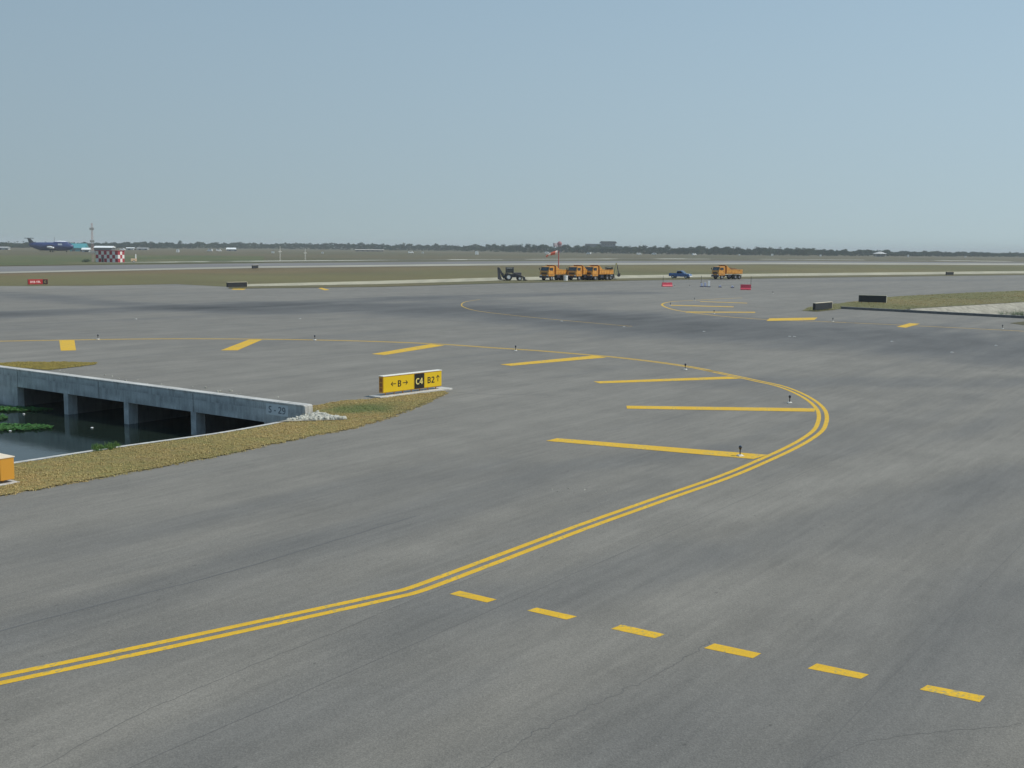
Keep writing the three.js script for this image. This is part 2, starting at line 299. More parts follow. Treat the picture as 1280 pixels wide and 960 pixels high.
// painted markings, cracks and seals are parts of the pavement
const pxs = l => l.map(p => P(p[0], p[1]));
function curveOf(pts, n) { return new THREE.CatmullRomCurve3(pts, false, 'centripetal').getSpacedPoints(n).map(p => p.setY(0)); }
{
  const straight = pxs([[-120, 875], [0, 849.5], [160, 816], [320, 781.5], [440, 755.5], [498, 742.5]]);
  const rest = pxs([[511, 739.5], [582.5, 713.5], [724.5, 660], [830, 622.5], [909.7, 594.5], [958, 574], [983, 562.5], [1008, 549], [1022.5, 538], [1027.5, 528.5], [1028.5, 520], [1025.8, 511.7], [1016.7, 502.5], [1003, 494], [986.7, 486.7], [970, 481.3], [950, 477], [933, 473.3], [900, 466.3], [870, 460], [820, 452.5], [760, 445.7], [720, 442.3], [670, 438.2], [620, 435], [550, 430.2], [450, 426.3], [325, 424], [200, 423.6], [100, 424.8], [0, 426.5], [-150, 429]]);
  const c1 = curveOf([...straight, ...rest], 420);
  const near = c1.filter(p => p.z > -62), far = c1.filter(p => p.z <= -61);
  mesh('yellow_edge_line', ribbon(offset(near, 0.155), 0.165, 0.004), M.yellowPaint, pavement);
  mesh('yellow_edge_line', ribbon(offset(near, -0.155), 0.165, 0.004), M.yellowPaint, pavement);
  mesh('yellow_edge_line', ribbon(offset(far, 0.16), 0.17, 0.004), M.yellowPaint, pavement);
  mesh('yellow_edge_line', ribbon(offset(far, -0.16), 0.17, 0.004), M.yellowPaint, pavement);
  // transverse stripes: four corners each
  const stripes = [
    [[682.5, 551.3], [696.4, 548], [960, 568.8], [942, 574.0]], [[783, 507.3], [783.7, 511], [1018, 514.8], [1019.5, 510.6]], [[742, 477], [750, 479.4], [926, 473.4], [911, 470.8]],
    [[625.5, 455.7], [638.7, 457.4], [758, 447], [742.5, 444.4]], [[464.7, 442.6], [480.6, 444], [555.6, 431.9], [538.7, 430.2]], [[276, 438], [297, 438], [328, 424.6], [311, 424.6]], [[76, 438.5], [95, 438], [93, 425.2], [74, 425.4]],
    [[958, 401.3], [962, 398], [1022, 397], [1018, 400]], [[1121, 408.5], [1132, 409.7], [1150, 404.8], [1137, 404]],
    [[398, 360.5], [402, 359.6], [412, 362.4], [406, 362.9]], [[289, 362], [292, 360.6], [308, 361], [304, 362.4]],
  ];
  stripes.forEach((q, i) => mesh('yellow_stripe', sheet(pxs(q), 0.0085), M.yellowPaint, pavement));
  for (const q of [[[837, 381.2], [837, 382], [917, 384], [917, 383.2]], [[857, 389.6], [857, 390.6], [944, 390.9], [944, 389.9]], [[875, 376.7], [875, 377.2], [934, 379.2], [934, 378.7]]]) mesh('yellow_stripe', sheet(pxs(q), 0.0085), M.yellowPaint, pavement);
  const hook = curveOf(pxs([[1280, 414], [1150, 407.5], [1040, 402.5], [960, 399.5], [905, 395.5], [870, 391.5], [850, 388.6], [838, 386], [830, 383], [827.5, 381], [829, 379.4], [834, 378], [845, 376.6], [868, 375.4], [900, 373.5], [960, 371]]), 200);
  const hk = hook.filter(p => p.x < 32);
  mesh('yellow_edge_line', ribbon(hk, 0.24, 0.004), M.yellowPaint, pavement); mesh('yellow_edge_line', ribbon(hook.filter(p => p.x >= 31 && p.z > -140), 0.22, 0.004), M.yellowPaint, pavement);
  mesh('yellow_centre_line', ribbon(curveOf(pxs([[600, 374.5], [583, 377], [577, 380.5], [580, 384], [596, 388.5], [640, 394], [700, 400], [790, 408]]), 60), 0.12, 0.004), M.yellowPaint, pavement);
  for (const q of [[[561.8, 742.7], [574.5, 738.6], [620.7, 749.5], [608.9, 753.3]], [[658.5, 763.3], [671, 759.7], [721.4, 770.8], [708, 774.7]], [[764, 786.3], [776.5, 781], [831.4, 793], [818.5, 798]], [[880, 810.3], [893, 804.5], [951.5, 817], [941, 823]], [[1009.5, 835.8], [1021, 829.5], [1086, 843.3], [1076, 848.8]], [[1149.5, 862.1], [1159.3, 856.5], [1231.4, 870.2], [1224.6, 877.9]], [[1308, 893], [1318, 886], [1398, 901], [1392, 909]]])
    mesh('yellow_dash', sheet(pxs(q), 0.004), M.yellowPaint, pavement);
  // sealed joint and cracks
  const wob = (pts, n, amp) => { const c = curveOf(pts, n); return c.map((p, i) => p.clone().add(new THREE.Vector3((fbm(i * 0.31, 3.3, 3) - 0.5) * amp, 0, (fbm(i * 0.31, 8.8, 3) - 0.5) * amp))); };
  mesh('joint_seal', ribbon(wob(pxs([[-60, 806], [0, 789], [120, 757], [260, 722], [430, 672], [520, 645]]), 90, 0.06), 0.045, 0.003), M.tar, pavement);
  mesh('crack', ribbon(wob(pxs([[48, 962], [150, 905], [300, 838], [420, 790], [520, 748], [640, 705]]), 160, 0.09), 0.010, 0.003), M.crack, pavement);
  mesh('crack', ribbon(wob(pxs([[600, 962], [690, 905], [770, 868], [850, 826], [890, 800]]), 140, 0.2), 0.011, 0.003), M.crack, pavement);
  mesh('crack', ribbon(wob(pxs([[120, 458], [190, 452], [330, 447], [450, 440]]), 60, 0.5), 0.05, 0.003), M.crack, pavement);
  mesh('crack', ribbon(wob(pxs([[1000, 962], [1100, 925], [1280, 905]]), 80, 0.12), 0.007, 0.003), M.crack, pavement);
  for (const [u, v, c] of [[300, 900, 60], [1160, 800, 70]]) { const p = P(u, v), a = p.clone().add(new THREE.Vector3(-AX[0] * 12, 0, -AX[1] * 12)), b = p.clone().add(new THREE.Vector3(AX[0] * c, 0, AX[1] * c)); mesh('lane_joint', ribbon(wob([a, p, p.clone().lerp(b, 0.5), b], 200, 0.05), 0.012, 0.003), M.tar, pavement); }
  mesh('joint_seal', ribbon(wob(pxs([[556, 489], [600, 492.5], [690, 494]]), 30, 0.1), 0.05, 0.003), M.tar, pavement);
}

// ---------------------------------------------------------------- verges, runway and the roads beyond, as strips laid on the field
const ext = (l) => l;
const grassTone = (dry, green, k) => (x, z) => mix3(dry, green, smooth(0.3, 0.7, fbm(x / 9, z / 9) * 0.6 + fbm(x / 40, z / 40 + 5, 3) * 0.4 + k));
{
  const lo = [[-300, 363], [0, 357.6], [110, 357.2], [220, 355.2], [290, 358.8], [480, 358.4], [620, 354.0], [800, 350.4], [1000, 347.2], [1280, 343.6], [1600, 340.5]];
  const hi = [[-300, 348.8], [0, 341.8], [110, 339.2], [220, 337.2], [290, 335.6], [480, 333], [620, 331.6], [800, 330.5], [1000, 330.4], [1280, 331.5], [1600, 333.5]];
  const m = structure('far_verge', band(lo, hi, 0.02, 240, 18, (x, z, s, t) => {
    const n = fbm(x / 14, z / 14) - 0.5, n2 = fbm(x / 60, z / 60 + 3, 3) - 0.5, red = smooth(0.45, 0.85, t + 0.5 * n2 + 0.25 * n) * smooth(0.95, 0.3, s);
    const base = mix3([0.275, 0.220, 0.098], [0.200, 0.185, 0.080], clamp(0.5 + 1.4 * n2 + n)); return mix3(base, [0.285, 0.180, 0.100], red * 0.75).map(v => v * (1 + 0.5 * n));
  }), M.field, 'dry grass verge between the taxiway and the runway');
  // brown worn soil in front of the concrete road
  structure('soil_strip', band([[286, 361], [480, 358.6], [620, 354.4], [800, 350.6], [1000, 347.4], [1280, 343.8], [1600, 340.7]], [[286, 357.6], [480, 354.2], [620, 350], [800, 347], [1000, 344.4], [1280, 341.4], [1600, 338.5]], 0.05, 120, 3, (x, z) => { const n = fbm(x / 5, z / 5); return mix3([0.27, 0.205, 0.11], [0.19, 0.18, 0.085], n); }), M.field, 'strip of worn brown soil along the taxiway edge');
  const cr = structure('concrete_road', band([[292, 358.9], [480, 355.6], [620, 351.3], [800, 348], [1000, 345.2], [1280, 342], [1600, 338.9]], [[296, 356], [480, 351.4], [620, 347.3], [800, 344.2], [1000, 341.9], [1280, 339], [1600, 336.6]], 0.08, 160, 2, (x, z) => { const n = fbm(x / 4, z / 4), m = 0.72 + 0.5 * n; return [0.66 * m, 0.60 * m, 0.42 * m]; }), new THREE.MeshStandardMaterial({ vertexColors: true, map: T.concrete, roughness: 0.9 }), 'pale concrete service road behind the parked trucks');
  // runway
  const rl = [[-300, 349.2], [0, 342], [320, 335.3], [640, 331.7], [960, 330.5], [1280, 331.7], [1600, 333.7]], rh = [[-300, 338.5], [0, 333.2], [320, 329.2], [640, 326.4], [960, 326], [1280, 328.3], [1600, 331]];
  const rw = structure('runway', band(rl, rh, 0.04, 140, 8, (x, z, s, t) => { const n = fbm(x / 25, z / 25), k = 0.8 + 0.4 * n; const dark = 0.165; return [dark * k * 1.06, dark * k * 1.0, dark * k * 0.93]; }), new THREE.MeshStandardMaterial({ vertexColors: true, roughness: 0.9 }), 'grey runway strip crossing the middle distance');
  mesh('shoulder', band(rl.map(p => [p[0], p[1] - 0.2]), rl.map((p, i) => [p[0], p[1] - [2.2, 1.8, 2.1, 2.3, 2.2, 2.2, 2][i]]), 0.06, 120, 1, (x, z) => { const n = fbm(x / 30, z / 30), k = 0.75 + 0.5 * n; return [0.34 * k, 0.315 * k, 0.245 * k]; }), new THREE.MeshStandardMaterial({ vertexColors: true, roughness: 0.9 }), rw);
  structure('perimeter_road', band([[120, 328.9], [320, 327], [480, 325.8], [640, 324.6], [800, 323.9], [960, 324.3], [1120, 325.6], [1280, 327.2]], [[120, 328.3], [320, 326.1], [480, 324.9], [640, 323.7], [800, 323.2], [960, 323.6], [1120, 325], [1280, 326.7]], 0.04, 200, 1, (x, z) => { const n = smooth(0.42, 0.56, fbm(x / 26, z / 30)); return mix3([0.15, 0.14, 0.10], [0.48, 0.46, 0.38], n); }), new THREE.MeshStandardMaterial({ vertexColors: true, roughness: 0.9 }), 'thin pale perimeter road beyond the runway');
  structure('green_verge', band([[-300, 337], [0, 332.2], [160, 330], [330, 328]], [[-300, 322], [0, 319.5], [160, 319], [330, 320]], 0.02, 60, 8, (x, z, s, t) => { const n = fbm(x / 30, z / 30); return mix3([0.205, 0.190, 0.085], [0.140, 0.165, 0.058], smooth(0.3, 0.65, n)); }), M.field, 'greener grass beyond the runway around the hut');
}

// ---------------------------------------------------------------- grass by the near canal, and its island at the far canal
const jag = (px, step, amp) => { // pixel outline -> world outline with an uneven edge
  const w = pxs(px), out = []; for (let i = 0; i < w.length; i++) { const a = w[i], b = w[(i + 1) % w.length], L = a.distanceTo(b), n = Math.max(1, Math.min(60, Math.round(L / step))); for (let k = 0; k < n; k++) { const p = a.clone().lerp(b, k / n); p.x += (fbm(p.x * 1.7, p.z * 1.7) - 0.5) * amp; p.z += (fbm(p.x * 1.7 + 30, p.z * 1.7) - 0.5) * amp; out.push(p); } } return out;
};
const jagLine = (w, step, amp) => { const out = []; for (let i = 0; i + 1 < w.length; i++) { const n = Math.max(1, Math.round(w[i].distanceTo(w[i + 1]) / step)); for (let k = 0; k < n; k++) { const p = w[i].clone().lerp(w[i + 1], k / n), a = amp * (fbm(p.x * 2.3, p.z * 2.3, 4) - 0.5), b = amp * 0.7 * (hash(p.x * 97 | 0, p.z * 91 | 0) - 0.5); p.x += a + b; p.z += a - b; out.push(p); } } return out; };
function inPoly(x, z, l) { let c = false; for (let i = 0, j = l.length - 1; i < l.length; j = i++) { const a = l[i], b = l[j]; if ((a.z > z) !== (b.z > z) && x < (b.x - a.x) * (z - a.z) / (b.z - a.z) + a.x) c = !c; } return c; }
function grassPatch(name, outline, y, tone, label) { // grid clipped to the outline, so that the colour can vary inside
  const x0 = Math.min(...outline.map(p => p.x)), x1 = Math.max(...outline.map(p => p.x)), z0 = Math.min(...outline.map(p => p.z)), z1 = Math.max(...outline.map(p => p.z));
  const c = outline.map(p => new THREE.Vector2(p.x, p.z)); if (THREE.ShapeUtils.area(c) < 0) c.reverse();
  let tris = THREE.ShapeUtils.triangulateShape(c, []).map(t => t.map(k => [c[k].x, c[k].y]));
  const lim = Math.max(0.35, Math.min(4, Math.hypot(x1 - x0, z1 - z0) / 40));
  for (let pass = 0; pass < 9; pass++) { const o = []; let any = false; for (const t of tris) { const L = [0, 1, 2].map(i => Math.hypot(t[i][0] - t[(i + 1) % 3][0], t[i][1] - t[(i + 1) % 3][1])), m = Math.max(...L); if (m > lim && o.length < 60000) { any = true; const i = L.indexOf(m), a = t[i], b = t[(i + 1) % 3], e = t[(i + 2) % 3], q = [(a[0] + b[0]) / 2, (a[1] + b[1]) / 2]; o.push([a, q, e], [q, b, e]); } else o.push(t); } tris = o; if (!any) break; }
  return structure(name, trisGeo(tris, y, tone), M.grassSheet, label);
}
const bladeGeo = (n, h, spread, r) => { // a tuft of n bent blades
  const pos = [], nor = []; const q = () => rnd();
  for (let k = 0; k < n; k++) {
    const a = q() * 6.283, d = q() * r, x = Math.cos(a) * d, z = Math.sin(a) * d, hh = h * (0.5 + 0.7 * q()), lean = spread * (0.3 + q()), b = q() * 6.283, w = 0.006 + 0.006 * q();
    const wx = Math.cos(b + 1.57) * w, wz = Math.sin(b + 1.57) * w, lx = Math.cos(b) * lean * hh, lz = Math.sin(b) * lean * hh;
    pos.push(x - wx, 0, z - wz, x + wx, 0, z + wz, x + lx * 0.4 + wx * .7, hh * 0.6, z + lz * 0.4 + wz * .7, x + lx * 0.4 + wx * .7, hh * 0.6, z + lz * 0.4 + wz * .7, x + lx, hh * 0.9, z + lz, x + lx * 0.4 - wx * .7, hh * 0.6, z + lz * 0.4 - wz * .7, x - wx, 0, z - wz, x + lx * 0.4 + wx * .7, hh * 0.6, z + lz * 0.4 + wz * .7, x + lx * 0.4 - wx * .7, hh * 0.6, z + lz * 0.4 - wz * .7);
  }
  const g = new THREE.BufferGeometry(); g.setAttribute('position', new THREE.Float32BufferAttribute(pos, 3)); g.computeVertexNormals(); return g;
};
const bladeMat = new THREE.MeshPhysicalMaterial({ color: 0xffffff, roughness: 0.9, side: THREE.DoubleSide });
function scatter(name, label, outline, count, geo, y, size, colorFn, keep = () => true) {
  const x0 = Math.min(...outline.map(p => p.x)), x1 = Math.max(...outline.map(p => p.x)), z0 = Math.min(...outline.map(p => p.z)), z1 = Math.max(...outline.map(p => p.z)), list = [];
  for (let k = 0; k < count * 30 && list.length < count; k++) { const x = rr(x0, x1), z = rr(z0, z1); if (inPoly(x, z, outline) && keep(x, z)) list.push([x, z]); }
  const im = new THREE.InstancedMesh(geo, bladeMat, list.length), m4 = new THREE.Matrix4();
  list.forEach(([x, z], i) => { const s = rr(size[0], size[1]); m4.compose(new THREE.Vector3(x, typeof y === 'function' ? y(x, z) : y, z), new THREE.Quaternion().setFromEuler(new THREE.Euler(0, rnd() * 6.28, 0)), new THREE.Vector3(s, s * rr(0.7, 1.2), s)); im.setMatrixAt(i, m4); const c = colorFn(x, z); im.setColorAt(i, lin(c[0], c[1], c[2])); });
  im.name = numbered(name); im.castShadow = im.receiveShadow = true; im.userData = { label, category: 'grass', kind: 'stuff' }; scene.add(im); return im;
}
const greenSpot = (x, z) => { const q = P(452, 512), d = Math.hypot(x - q.x, z - q.z); return 1 - smooth(0.6, 2.2, d); };
const dryTone = (x, z) => { const n = fbm(x / 1.4, z / 1.4), n2 = fbm(x / 5 + 4, z / 5, 3); const c = mix3([0.425, 0.315, 0.130], [0.320, 0.262, 0.105], smooth(0.35, 0.7, 0.6 * n + 0.4 * n2)); return mix3(c, [0.150, 0.190, 0.065], greenSpot(x, z) * smooth(0.3, 0.6, n) * 0.85).map(v => v * (0.85 + 0.35 * n)); };
{
  const strip = [...jagLine(pxs([[-260, 690], [-120, 650], [0, 620], [130, 597], [260, 573], [390, 545], [440, 536], [482, 524], [525, 508], [556, 492]]), 0.12, 0.34), ...jagLine(pxs([[556, 489], [466, 499], [436, 500.5], [386, 508.5]]), 0.2, 0.25), br(0.15, -0.4), br(0.15, 0.1), br(0.95, 0.15), br(0.95, 1.6), br(1.1, 3.0), br(1.2, 5.2), br(0.82, 9.2), br(0.7, 12.8), br(0.7, 30)];
  grassPatch('grass_verge', strip, 0.028, dryTone, 'dry yellow grass verge between the canal lip and the asphalt');
  const tuft = bladeGeo(16, 0.030, 1.1, 0.10);
  scatter('dry_grass', 'short dry grass blades on the canal verge', strip, 9000, tuft, 0.026, [0.6, 1.35], (x, z) => { const q = rr(1.0, 1.22); return dryTone(x, z).map(v => v * q); });
  { // stray tufts along the asphalt edge
    const e = pxs([[-40, 631], [0, 620], [130, 597], [260, 573], [390, 545], [440, 536], [482, 524], [525, 508], [556, 492]]), edge = [...offset(e, -0.32), ...offset(e, 0.12).reverse()];
    scatter('edge_grass', 'stray dry tufts along the asphalt edge of the verge', edge, 900, tuft, 0.004, [0.5, 1.3], (x, z) => { const q = rr(0.8, 1.4); return dryTone(x, z).map(v => v * q); });
  }
  const tall = bladeGeo(16, 0.2, 0.6, 0.12);
  const lipEdge = pxs([[118, 566], [150, 562], [150, 557], [118, 561]]);
  scatter('lip_weed', 'green weeds growing over the concrete canal lip', lipEdge, 70, tall, 0.02, [0.5, 1.0], () => [0.07 * rr(.8, 1.2), 0.14 * rr(.8, 1.2), 0.025]);
  const patch = jag([[-60, 462], [-20, 455], [20, 453], [70, 452.6], [122, 453.6], [118, 456.6], [88, 459.5], [60, 463], [20, 459.5], [-30, 456.5]], 0.5, 0.5);
  grassPatch('grass_patch', patch, 0.02, (x, z) => { const n = fbm(x / 1.2, z / 1.2); return mix3([0.29, 0.215, 0.055], [0.19, 0.185, 0.04], n); }, 'small olive grass patch on the asphalt behind the canal bridge');
  scatter('patch_grass', 'short grass on the patch behind the bridge', patch, 1800, tuft, 0.018, [0.7, 1.3], () => { const q = rr(0.9, 1.3); return [0.33 * q, 0.26 * q, 0.07 * q]; });
  const island = jag([[1003, 388.5], [1012, 384], [1040, 380.5], [1072, 376.5], [1115, 371], [1180, 367.5], [1280, 363.3], [1450, 357], [1450, 369], [1280, 377.6], [1137, 386], [1118, 388.6], [1056, 385.6], [1040, 387.6], [1020, 389.6]], 1.5, 0.9);
  const isl = (x, z) => { const n = fbm(x / 5, z / 5), n2 = fbm(x / 22, z / 22 + 4, 3); return mix3([0.350, 0.275, 0.125], [0.245, 0.225, 0.095], smooth(0.35, 0.65, 0.5 * n + 0.5 * n2)).map(v => v * (0.8 + 0.4 * n)); };
  grassPatch('grass_island', island, 0.03, isl, 'grass island between the two taxiways beside the far canal');
  scatter('island_grass', 'grass blades on the island by the far canal', island, 5000, bladeGeo(12, 0.07, 0.9, 0.25), 0.028, [0.8, 1.6], (x, z) => { const q = rr(0.9, 1.4); return isl(x, z).map(v => v * q); });
  const corner = pxs([[1262, 404], [1290, 401], [1330, 406], [1290, 408]]);
  grassPatch('grass_corner', corner, 0.02, () => [0.16, 0.135, 0.07], 'brown grass corner at the parapet end');
}

// ---------------------------------------------------------------- near canal: water, banks, lip, bridge
const waterMat = new THREE.MeshPhysicalMaterial({ color: lin(0.012, 0.020, 0.016), roughness: 0.06, ior: 1.33, specularIntensity: 1, bumpMap: dataTex(256, (i, j) => vnoise(i / 16, j / 16, 16) * 0.6 + vnoise(i / 6, j / 6, 0) * 0.4, { srgb: false, rep: 1 / 2 }), bumpScale: 0.0015 });
structure('canal_water', sheet([br(-27, -26), br(1, -26), br(1, 75), br(-27, 75)], WATER), waterMat, 'still dark canal water under the bridge');
{
  const q = (a, b, c, d) => { const g = new THREE.BufferGeometry(), p = []; for (const v of [a, b, c, a, c, d]) p.push(v.x, v.y, v.z); g.setAttribute('position', new THREE.Float32BufferAttribute(p, 3)); g.computeVertexNormals(); return metreUV(g); };
  structure('canal_bank', [q(br(0.85, 0, -0.02), br(0.85, 70, -0.02), br(-2.6, 70, -1.8), br(-2.6, 0, -1.8)), q(br(-26.5, 0, 0), br(-26.5, 70, 0), br(-22, 70, -1.8), br(-22, 0, -1.8)), q(br(-27, 0, 0.0), br(-27, 70, 0.0), br(-26.4, 70, 0), br(-26.4, 0, 0)), q(br(-27, 70, 0), br(1, 70, 0), br(1, 70, -1.8), br(-27, 70, -1.8))], M.concrete, 'sloping concrete canal bank');
  const lip = curveOf([br(0.85, 1.6), br(1.0, 3.0), br(1.1, 5.2), br(0.72, 9.2), br(0.6, 12.8), br(0.6, 30)], 80);
  const lg = ribbon(lip, 0.22, 0.045); const lm = mesh('canal_lip', lg, M.whiteConcrete, scene); lm.userData = { kind: 'structure', label: 'pale concrete lip along the canal edge', category: 'kerb' };
  const side = ribbon(offset(lip, -0.11), 0.01, 0.044); mesh('lip_edge', side, M.paleConcrete, lm);
}
{ // box-culvert bridge: parapet beam with four openings
  const t = thing('canal_bridge', 'grey concrete bridge with four box openings over the dark canal', 'bridge', BR.o, BR.turn);
  // local x = along the parapet (s), local z = out over the water (n)
  const shadedConcrete = std(lin(0.13, 0.135, 0.13), 0.9, { map: T.concrete }); const cm = M.concrete, spans = [[-6.65, -2.35], [-11.4, -7.0], [-16.1, -11.74], [-20.5, -16.5]];  // culvert interior shade is put into the darker concrete colour
  const beam = []; beam.push(box(27.3, 0.84, 0.38, -13.65, -0.12, -0.19));
  const wall = mesh('parapet_beam', beam.map(metreUV), cm, t);
  mesh('coping', metreUV(rbox(27.36, 0.06, 0.46, -13.65, 0.335, -0.2, 0.02)), M.whiteConcrete, t);
  mesh('abutment', metreUV(box(2.6, 1.5, 0.36, -1.05, -1.29, -0.2)), cm, t);
  mesh('abutment', metreUV(box(6.0, 1.5, 0.36, -23.5, -1.29, -0.2)), cm, t);
  for (const x of [-6.825, -11.57, -16.3]) { mesh('pier', metreUV(box(0.34, 1.5, 0.5, x, -1.29, -0.26)), cm, t); mesh('culvert_wall', metreUV(box(0.33, 1.5, 23.4, x, -1.29, -12.25)), shadedConcrete, t); }
  mesh('culvert_wall', metreUV(box(0.34, 1.5, 23.6, -2.18, -1.29, -12.2)), shadedConcrete, t); mesh('culvert_wall', metreUV(box(0.34, 1.5, 23.6, -20.67, -1.29, -12.2)), shadedConcrete, t); mesh('sunlit_end_block', metreUV(rbox(0.1, 0.8, 0.42, 0.03, -0.07, -0.2, 0.015)), M.whiteConcrete, t);  // white block at the parapet end: sunlight on that face painted in
  mesh('deck_slab', metreUV(box(20, 0.5, 23.6, -11.4, -0.30, -12.2)), shadedConcrete, t);
  mesh('light_stop_wall', metreUV(box(20, 1.5, 0.3, -11.4, -1.29, -24.2)), shadedConcrete, t);  // back wall added to keep light from leaking into the culvert
  // expansion joints
  for (const x of [-6.8, -13.6, -20.4]) mesh('joint', box(0.02, 0.80, 0.01, x, -0.13, 0.003), M.crack, t);
  // number panel
  const c = document.createElement('canvas'); c.width = 256; c.height = 96; const g = c.getContext('2d');
  g.fillStyle = '#b9bfc0'; g.fillRect(0, 0, 256, 96); g.fillStyle = '#646b70'; g.font = 'bold 82px sans-serif'; g.textAlign = 'center'; g.textBaseline = 'middle'; g.fillText('S - 29', 128, 50);
  const tx = new THREE.CanvasTexture(c); tx.colorSpace = THREE.SRGBColorSpace;
  const pn = mesh('number_panel', X(new THREE.PlaneGeometry(1.3, 0.46), -1.55, 0.03, 0.006), std(0xffffff, 0.8, { map: tx }), t); pn.userData.label = 'painted panel reading S-29';
}
// white rubble at the end of the parapet
{
  const geos = [0, 1, 2].map(k => { const g = new THREE.IcosahedronGeometry(0.075, 0), p = g.attributes.position; for (let i = 0; i < p.count; i++) { const s = 0.75 + 0.5 * vnoise(p.getX(i) * 23 + k * 9, p.getY(i) * 23 + p.getZ(i) * 17); p.setXYZ(i, p.getX(i) * s, p.getY(i) * s * 0.75, p.getZ(i) * s); } g.computeVertexNormals(); return g; });
  const mat = std(lin(0.43, 0.42, 0.37), 0.95, { flatShading: true });
  geos.forEach((g, k) => {
    const n = 520, im = new THREE.InstancedMesh(g, mat, n), m4 = new THREE.Matrix4();
    for (let i = 0; i < n; i++) {
      const s = rr(-2.6, 2.3), nn = 0.05 + rnd() * (s < 0.3 ? 2.3 : 1.1 * (2.4 - s)), y = s < 0.85 ? -0.02 + (s - 0.85) * 0.516 : 0.03;
      const p = br(s, nn, Math.max(WATER - 0.05, y + rr(0.0, 0.06) + Math.max(0, 0.22 - Math.abs(s) * 0.12 - nn * 0.08))); const z = rr(0.5, 1.5);
      m4.compose(p, new THREE.Quaternion().setFromEuler(new THREE.Euler(rnd() * 6, rnd() * 6, rnd() * 6)), new THREE.Vector3(z, z * 0.8, z)); im.setMatrixAt(i, m4); const t = rr(0.6, 1.3); im.setColorAt(i, lin(t, t, t * 0.97));
    }
    im.name = numbered('rubble'); im.castShadow = im.receiveShadow = true; im.userData = { label: 'heap of white rubble stones at the end of the parapet', category: 'rubble', kind: 'stuff' }; scene.add(im);
  });
  { // mortared bed that the stones lie in
    const q = (a, b, c, d) => { const g2 = new THREE.BufferGeometry(), p = []; for (const v of [a, b, c, a, c, d]) p.push(v.x, v.y, v.z); g2.setAttribute('position', new THREE.Float32BufferAttribute(p, 3)); g2.computeVertexNormals(); return metreUV(g2); };
    const t = thing('stone_apron', 'pale mortared stone apron at the end of the bridge parapet', 'apron', new THREE.Vector3());
    mesh('bed', [q(br(-2.6, 0.03, -1.70), br(-2.6, 2.2, -1.70), br(0.85, 2.2, 0.06), br(0.85, 0.03, 0.06)), q(br(0.85, 0.03, 0.06), br(0.85, 2.2, 0.06), br(1.7, 1.1, 0.055), br(2.5, 0.05, 0.05))], M.paleConcrete, t);
  }
  // stray pale chips behind the coping and by the sign
  const im = new THREE.InstancedMesh(geos[0], mat, 46), m4 = new THREE.Matrix4();
  for (let i = 0; i < 46; i++) { const a = rnd(); const p = a < 0.7 ? br(rr(-22, -3), rr(-3.2, -0.9)) : P(rr(690, 760), rr(610, 618)); const z = a < 0.7 ? rr(0.3, 1.1) : rr(0.12, 0.3); m4.compose(p.setY(0.01), new THREE.Quaternion().setFromEuler(new THREE.Euler(rnd() * 6, rnd() * 6, 0)), new THREE.Vector3(z * 1.4, z * 0.6, z)); im.setMatrixAt(i, m4); im.setColorAt(i, lin(1, 1, .95)); }
  im.name = 'stone_chips'; im.castShadow = im.receiveShadow = true; im.userData = { label: 'stray pale stone chips scattered on the asphalt', category: 'stones', kind: 'stuff' }; scene.add(im);
}
// floating weed by the far bank, a little litter on the water
{
  const leaf = new THREE.CircleGeometry(0.035, 5); leaf.rotateX(-Math.PI / 2); leaf.translate(0.03, 0, 0);
  const g = mergeGeometries([0, 1, 2, 3, 4].map(k => { const l = leaf.clone(); l.rotateZ(rr(0.1, 0.6)); l.rotateY(k * 1.26); l.translate(0, rr(0, 0.05), 0); return l; }));
  const mat = new THREE.MeshPhysicalMaterial({ color: 0xffffff, roughness: 0.7, side: THREE.DoubleSide });
  const im = new THREE.InstancedMesh(g, mat, 4200), m4 = new THREE.Matrix4(); let n = 0;
  const pads = [[P(-10, 512, WATER), 3.0, 0.9], [P(2, 535, WATER), 2.3, 1.0], [P(-30, 524, WATER), 1.4, 1.4]];
  while (n < 4200) { const [c, a, b] = pads[n % 3], r = Math.sqrt(rnd()), th = rnd() * 6.283; if (r > 0.55 + 0.6 * fbm(Math.cos(th) * 3 + 9, Math.sin(th) * 3)) { if (rnd() < 0.8) continue; }
    const s = rr(0.6, 1.5); m4.compose(new THREE.Vector3(c.x + Math.cos(th) * r * a, WATER + 0.01, c.z + Math.sin(th) * r * b), new THREE.Quaternion().setFromEuler(new THREE.Euler(0, rnd() * 6, 0)), new THREE.Vector3(s, s, s)); im.setMatrixAt(n, m4); im.setColorAt(n, lin(0.045 * rr(.7, 1.2), 0.13 * rr(.75, 1.25), 0.02)); n++; }
  im.name = 'water_weed'; im.castShadow = im.receiveShadow = true; im.userData = { label: 'bright green weed floating on the canal', category: 'water weed', kind: 'stuff' }; scene.add(im);
  const bits = [[30, 517.5, 'white litter floating beside the first bridge opening'], [39, 531.5, 'branching pale litter floating past the green weed'], [115, 534.5, 'single white scrap floating before the second opening'], [12, 538.5, 'pale scrap lying on the green floating weed']];
  for (const [u, v, label] of bits) { const p = P(u, v, WATER + 0.02); const g2 = prep(new THREE.SphereGeometry(0.06, 8, 5)); const a = g2.attributes.position; for (let i = 0; i < a.count; i++) { const k = 0.6 + 0.8 * vnoise(a.getX(i) * 18 + u, a.getZ(i) * 18); a.setXYZ(i, a.getX(i) * 1.5 * k, a.getY(i) * 0.35, a.getZ(i) * k); } g2.computeVertexNormals(); const m = single('floating_litter', g2, M.white, label, 'litter'); m.position.copy(p); m.rotation.y = u; }
}
